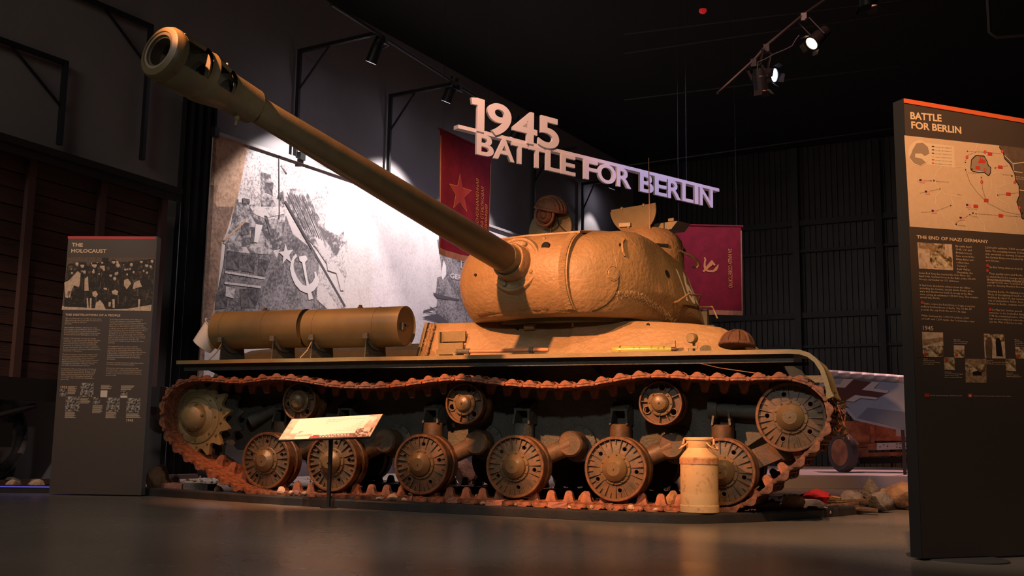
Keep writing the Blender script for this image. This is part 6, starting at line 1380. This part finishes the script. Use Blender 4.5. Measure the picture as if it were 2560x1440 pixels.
def brick(px, py, L_, W_, H_, yaw, m, label, Y=None, name='broken_brick', cat='brick', tilt=0, zz=None, group=None):
    p = at(px, py, Y=Y) if Y is not None else at(px, py, Z=ZG); r_ = random.Random(int(px)); g = G().box((0, 0, 0), (L_, W_, H_))
    b = bmesh.new(); bv = [b.verts.new(v) for v in g.v]; [b.faces.new([bv[i] for i in f]) for f in g.f]; bmesh.ops.subdivide_edges(b, edges=b.edges, cuts=2, use_grid_fill=True)
    Rm = Matrix.Rotation(yaw, 3, 'Z') @ Matrix.Rotation(tilt, 3, 'Y'); g = G(); b.verts.index_update()
    for v in b.verts: g.v.append(Rm @ (v.co+V([r_.uniform(-1, 1)*.004 for _ in range(3)])+v.co.normalized()*noise.noise(v.co*30)*.004))
    g.f = [tuple(v.index for v in f.verts) for f in b.faces]; b.free(); zm = min(v.z for v in g.v); z0 = ZG if zz is None else zz
    g.v = [v+V((p.x, p.y, z0-zm)) for v in g.v]; tag(obj(name, g, m), label, cat, group)
rk(388, 1222, 62, 68, M_r1, 'large orange-brown stone right behind the HOLOCAUST panel', 1, Y=.45)
rk(418, 1200, 44, 30, M_r1, 'orange-brown flat stone lying on top beside the large one, at left', 2, Y=.75); 
brick(437, 1220, .24, .12, .095, .1, M_r4, 'reddish broken masonry block right of the large orange-brown stone', Y=.30, name='masonry_block')
brick(500, 1222, .32, .14, .10, -.05, M_r3, 'grey concrete slab with pale streak below the drive sprocket', Y=.30, name='concrete_slab', cat='slab')
rk(432, 1196, 34, 34, M_r5, 'pinkish grey lump behind the reddish masonry block', 5, Y=.9)
rk(475, 1172, 46, 16, M_r2, 'flat stack of pale torn papers beside the lower track below the sprocket', 6, Y=.75, name='paper_stack', cat='papers', rough=.15)
rk(545, 1222, 34, 24, M_r2, 'small pale stone right of the grey concrete slab', 7, Y=.10)
rk(590, 1232, 40, 12, M_r4, 'thin reddish tile fragment under the rising track at left', 8, Y=-.05)
small = [(702, 1228, 26, 20, M_r2), (728, 1234, 18, 13, M_r2), (742, 1236, 22, 14, M_r4), (760, 1240, 16, 9, M_r2), (826, 1246, 12, 9, M_r4), (950, 1254, 22, 10, M_r2), (980, 1254, 34, 17, M_r2), (1010, 1258, 14, 10, M_r2), (1028, 1258, 12, 14, M_r4), (1208, 1262, 20, 9, M_r2), (1222, 1264, 14, 8, M_r3), (1420, 1268, 12, 8, M_r2), (1577, 1268, 20, 14, M_r2), (1600, 1270, 12, 9, M_r4), (1640, 1270, 14, 8, M_r2), (1120, 1262, 12, 9, M_r3), (1290, 1264, 12, 8, M_r3), (880, 1252, 12, 8, M_r3), (1530, 1270, 12, 8, M_r3), (1480, 1268, 14, 9, M_r2)]
for i, (x, y, w, h_, m) in enumerate(small):
    od = ['first', 'second', 'third', 'fourth', 'fifth', 'sixth', 'seventh', 'eighth', 'ninth', 'tenth', 'eleventh', 'twelfth', 'thirteenth', 'fourteenth', 'fifteenth', 'sixteenth', 'seventeenth', 'eighteenth', 'nineteenth', 'twentieth'][sorted(q[0] for q in small).index(x)]
    rk(x, y, w, h_, m, 'small %s rubble piece, %s from the left in the row along the black curb' % ('pale' if m is M_r2 else 'reddish' if m is M_r4 else 'grey', od), 50+i, Y=float(np.interp(x, [700, 760, 830, 950, 1000, 1200, 1400, 1640], [-.20, -.22, -.27, -.42, -.46, -.53, -.56, -.50])), name='rubble_piece', group='small rubble along the front of the lower track', sub=2, zb=ZP+.005, dp=.6)
for x, L_, lb_ in ((1135, .085, 'red brick fragment under the track between the third and fourth road wheels'), (1237, .14, 'longer red brick fragment below the fourth road wheel, left side'), (1395, .16, 'longest red brick fragment at the curb right of the fourth road wheel')):
    brick(x, 1262, L_, .05, .042, .05, M_r4, lb_, Y={1135: -.50, 1237: -.54, 1395: -.56}[x], zz=ZP)
rk(1680, 1236, 40, 52, M_r1, 'upright orange-brown stone between track horns left of the milk can', 21, Y=.35)
rk(1465, 1238, 42, 40, M_r1, 'tan stone standing behind the lower track left of the fifth road wheel', 22, Y=.42)
rk(1372, 1238, 24, 22, M_r2, 'pale stone behind the lower track, right of the fourth road wheel', 23, Y=.40); rk(1195, 1236, 30, 26, M_r1, 'tan stone behind the horns left of the fourth road wheel', 24, Y=.40)
for i, (x, y, w, h_, lb_) in enumerate(((1160, 1190, 60, 46, 'pink-lit rubble lump seen under the tank belly, left one'), (1195, 1175, 50, 60, 'pink-lit rubble heap seen under the tank belly between wheels three and four'), (1180, 1150, 60, 20, 'grey slab piece behind the pink-lit rubble under the belly'), (1395, 1190, 40, 56, 'pink-lit jagged stone seen under the belly right of wheel four'), (708, 1170, 22, 60, 'pink-lit standing stone seen between the two leftmost road wheels'), (1215, 1200, 34, 30, 'small pinkish stone under the belly beside the fourth wheel'))):
    rk(x, 1190, w, h_*1.2, M_r5, lb_, 70+i, Y=3.7+.15*i)
# right-hand rubble field
rk(1925, 1276, 60, 26, M_r2, 'low pale plaster lump at the curb right of the last road wheel', 31, Y=.50, rough=.5); rk(1985, 1276, 64, 46, M_r2, 'larger pale crumbly plaster lump right of the rising front track', 32, Y=.62, rough=.5)
rk(2010, 1250, 120, 34, M_r3, 'long flat grey slab behind the pale plaster lumps', 33, Y=1.1, rough=.15, name='grey_slab', cat='slab')
rk(2038, 1226, 70, 40, M_redc, 'crumpled dark red cloth among the rubble right of the tank', 34, Y=2.0, name='red_cloth', cat='cloth', rough=.5)
rk(1975, 1222, 52, 26, M_r3, 'dark grey stone left of the red cloth', 35, Y=1.9)
rk(2125, 1238, 62, 42, M_r3, 'grey rounded stone right of the red cloth', 36, Y=1.9); rk(2112, 1215, 34, 34, M_r3, 'small grey stone on top behind the grey rounded stone', 37, Y=2.5)
rk(2176, 1232, 46, 76, M_r3, 'tall pointed grey stone, highest in the right rubble', 38, Y=2.3)
rk(2200, 1252, 76, 44, M_r3, 'broad grey-brown stone in front of the tall pointed one', 39, Y=1.75); rk(2213, 1222, 30, 36, M_r1, 'small tan stone between the pointed stone and the big tan block', 40, Y=2.6)
rk(2245, 1240, 90, 56, M_r1, 'big tan stone block at the right end of the rubble', 41, Y=2.35); rk(2290, 1240, 40, 48, M_r1, 'tan stone half hidden behind the right information panel', 42, Y=2.6)
for i, (x, Y_, L_, yw, zz, lb_) in enumerate(((2085, 1.35, .42, .3, None, 'broken brown board lying in the right rubble, nearest the curb'), (2120, 1.6, .36, -.2, .10, 'broken brown board tilted over another in the right rubble'), (2060, 1.75, .25, .9, None, 'short brown board end pointing outwards below the red cloth'), (2150, 1.35, .30, .1, None, 'brown board at the foot of the broad grey-brown stone'), (2105, 1.95, .22, -.5, .09, 'small tan board piece just right of the red cloth'))):
    brick(x, 1250, L_, .09, .03, yw, M_pl_ if i < 4 else M_r1, lb_, Y=Y_, name='broken_board', cat='board', tilt=.06*(i-2), zz=zz)
rk(2030, 1272, 30, 22, M_r1, 'small orange-brown stone at the curb below the broken boards', 43, Y=.75); rk(2068, 1270, 22, 20, M_r2, 'small pale stone at the curb right of the orange-brown one', 44, Y=.85)
rng = random.Random(77); bm_pts = []
g = G()
for i in range(900):
    X_ = rng.uniform(-7.0, 3.2); Y_ = rng.uniform(-.2, 4.5)
    if X_ > 1.9: Y_ = rng.uniform(.8, 6)
    y_c = np.interp(X_, [-7, -4.3, -3, -1, 0, 1, 1.6, 2.2, 2.7, 3], [-.2, .05, -.05, -.38, -.45, -.3, .1, 1.2, 2.9, 4.5])
    if Y_ < y_c+.02: continue
    r_ = rng.uniform(.008, .03); c = V((X_, Y_, ZG+r_*.3)); a = [V((rng.uniform(-1, 1), rng.uniform(-1, 1), rng.uniform(-.6, 1))).normalized()*r_*rng.uniform(.7, 1.2) for _ in range(6)]
    vs = [V((1, 0, 0)), V((-1, 0, 0)), V((0, 1, 0)), V((0, -1, 0)), V((0, 0, 1)), V((0, 0, -1))]
    vs = [c+v*r_*rng.uniform(.6, 1.2)+a[k]*.3 for k, v in enumerate(vs)]
    g.add(vs, [(0, 2, 4), (2, 1, 4), (1, 3, 4), (3, 0, 4), (2, 0, 5), (1, 2, 5), (3, 1, 5), (0, 3, 5)])
o = obj('pebbles', g, M_r1, plat); o['kind'] = 'stuff'
for i in range(10):
    x = -6.9+i*.17; rock((x, -.05+.12*(i % 2), ZG-.005), .11, .09, .06, 200+i, M_r3 if i % 2 else M_r2, 'ballast_stone', '%s ballast stone, %s from the left in the strip behind the blue light' % ('grey' if i % 2 else 'pale', ['first', 'second', 'third', 'fourth', 'fifth', 'sixth', 'seventh', 'eighth', 'ninth', 'tenth'][i]), 'stone', 'ballast stones under the freight wagon', 2)

for o in bpy.data.objects:
    if o.parent is not None and o.name.split('.')[0] in ('rib_set', 'bolt_ring', 'dome_bolts', 'patch_weld', 'scalloped_weld', 'weld_bead', 'welded_edge', 'window_edge_set', 'drum_strap_set', 'fender_bracket_set', 'wheel_nuts'): o['kind'] = 'stuff'
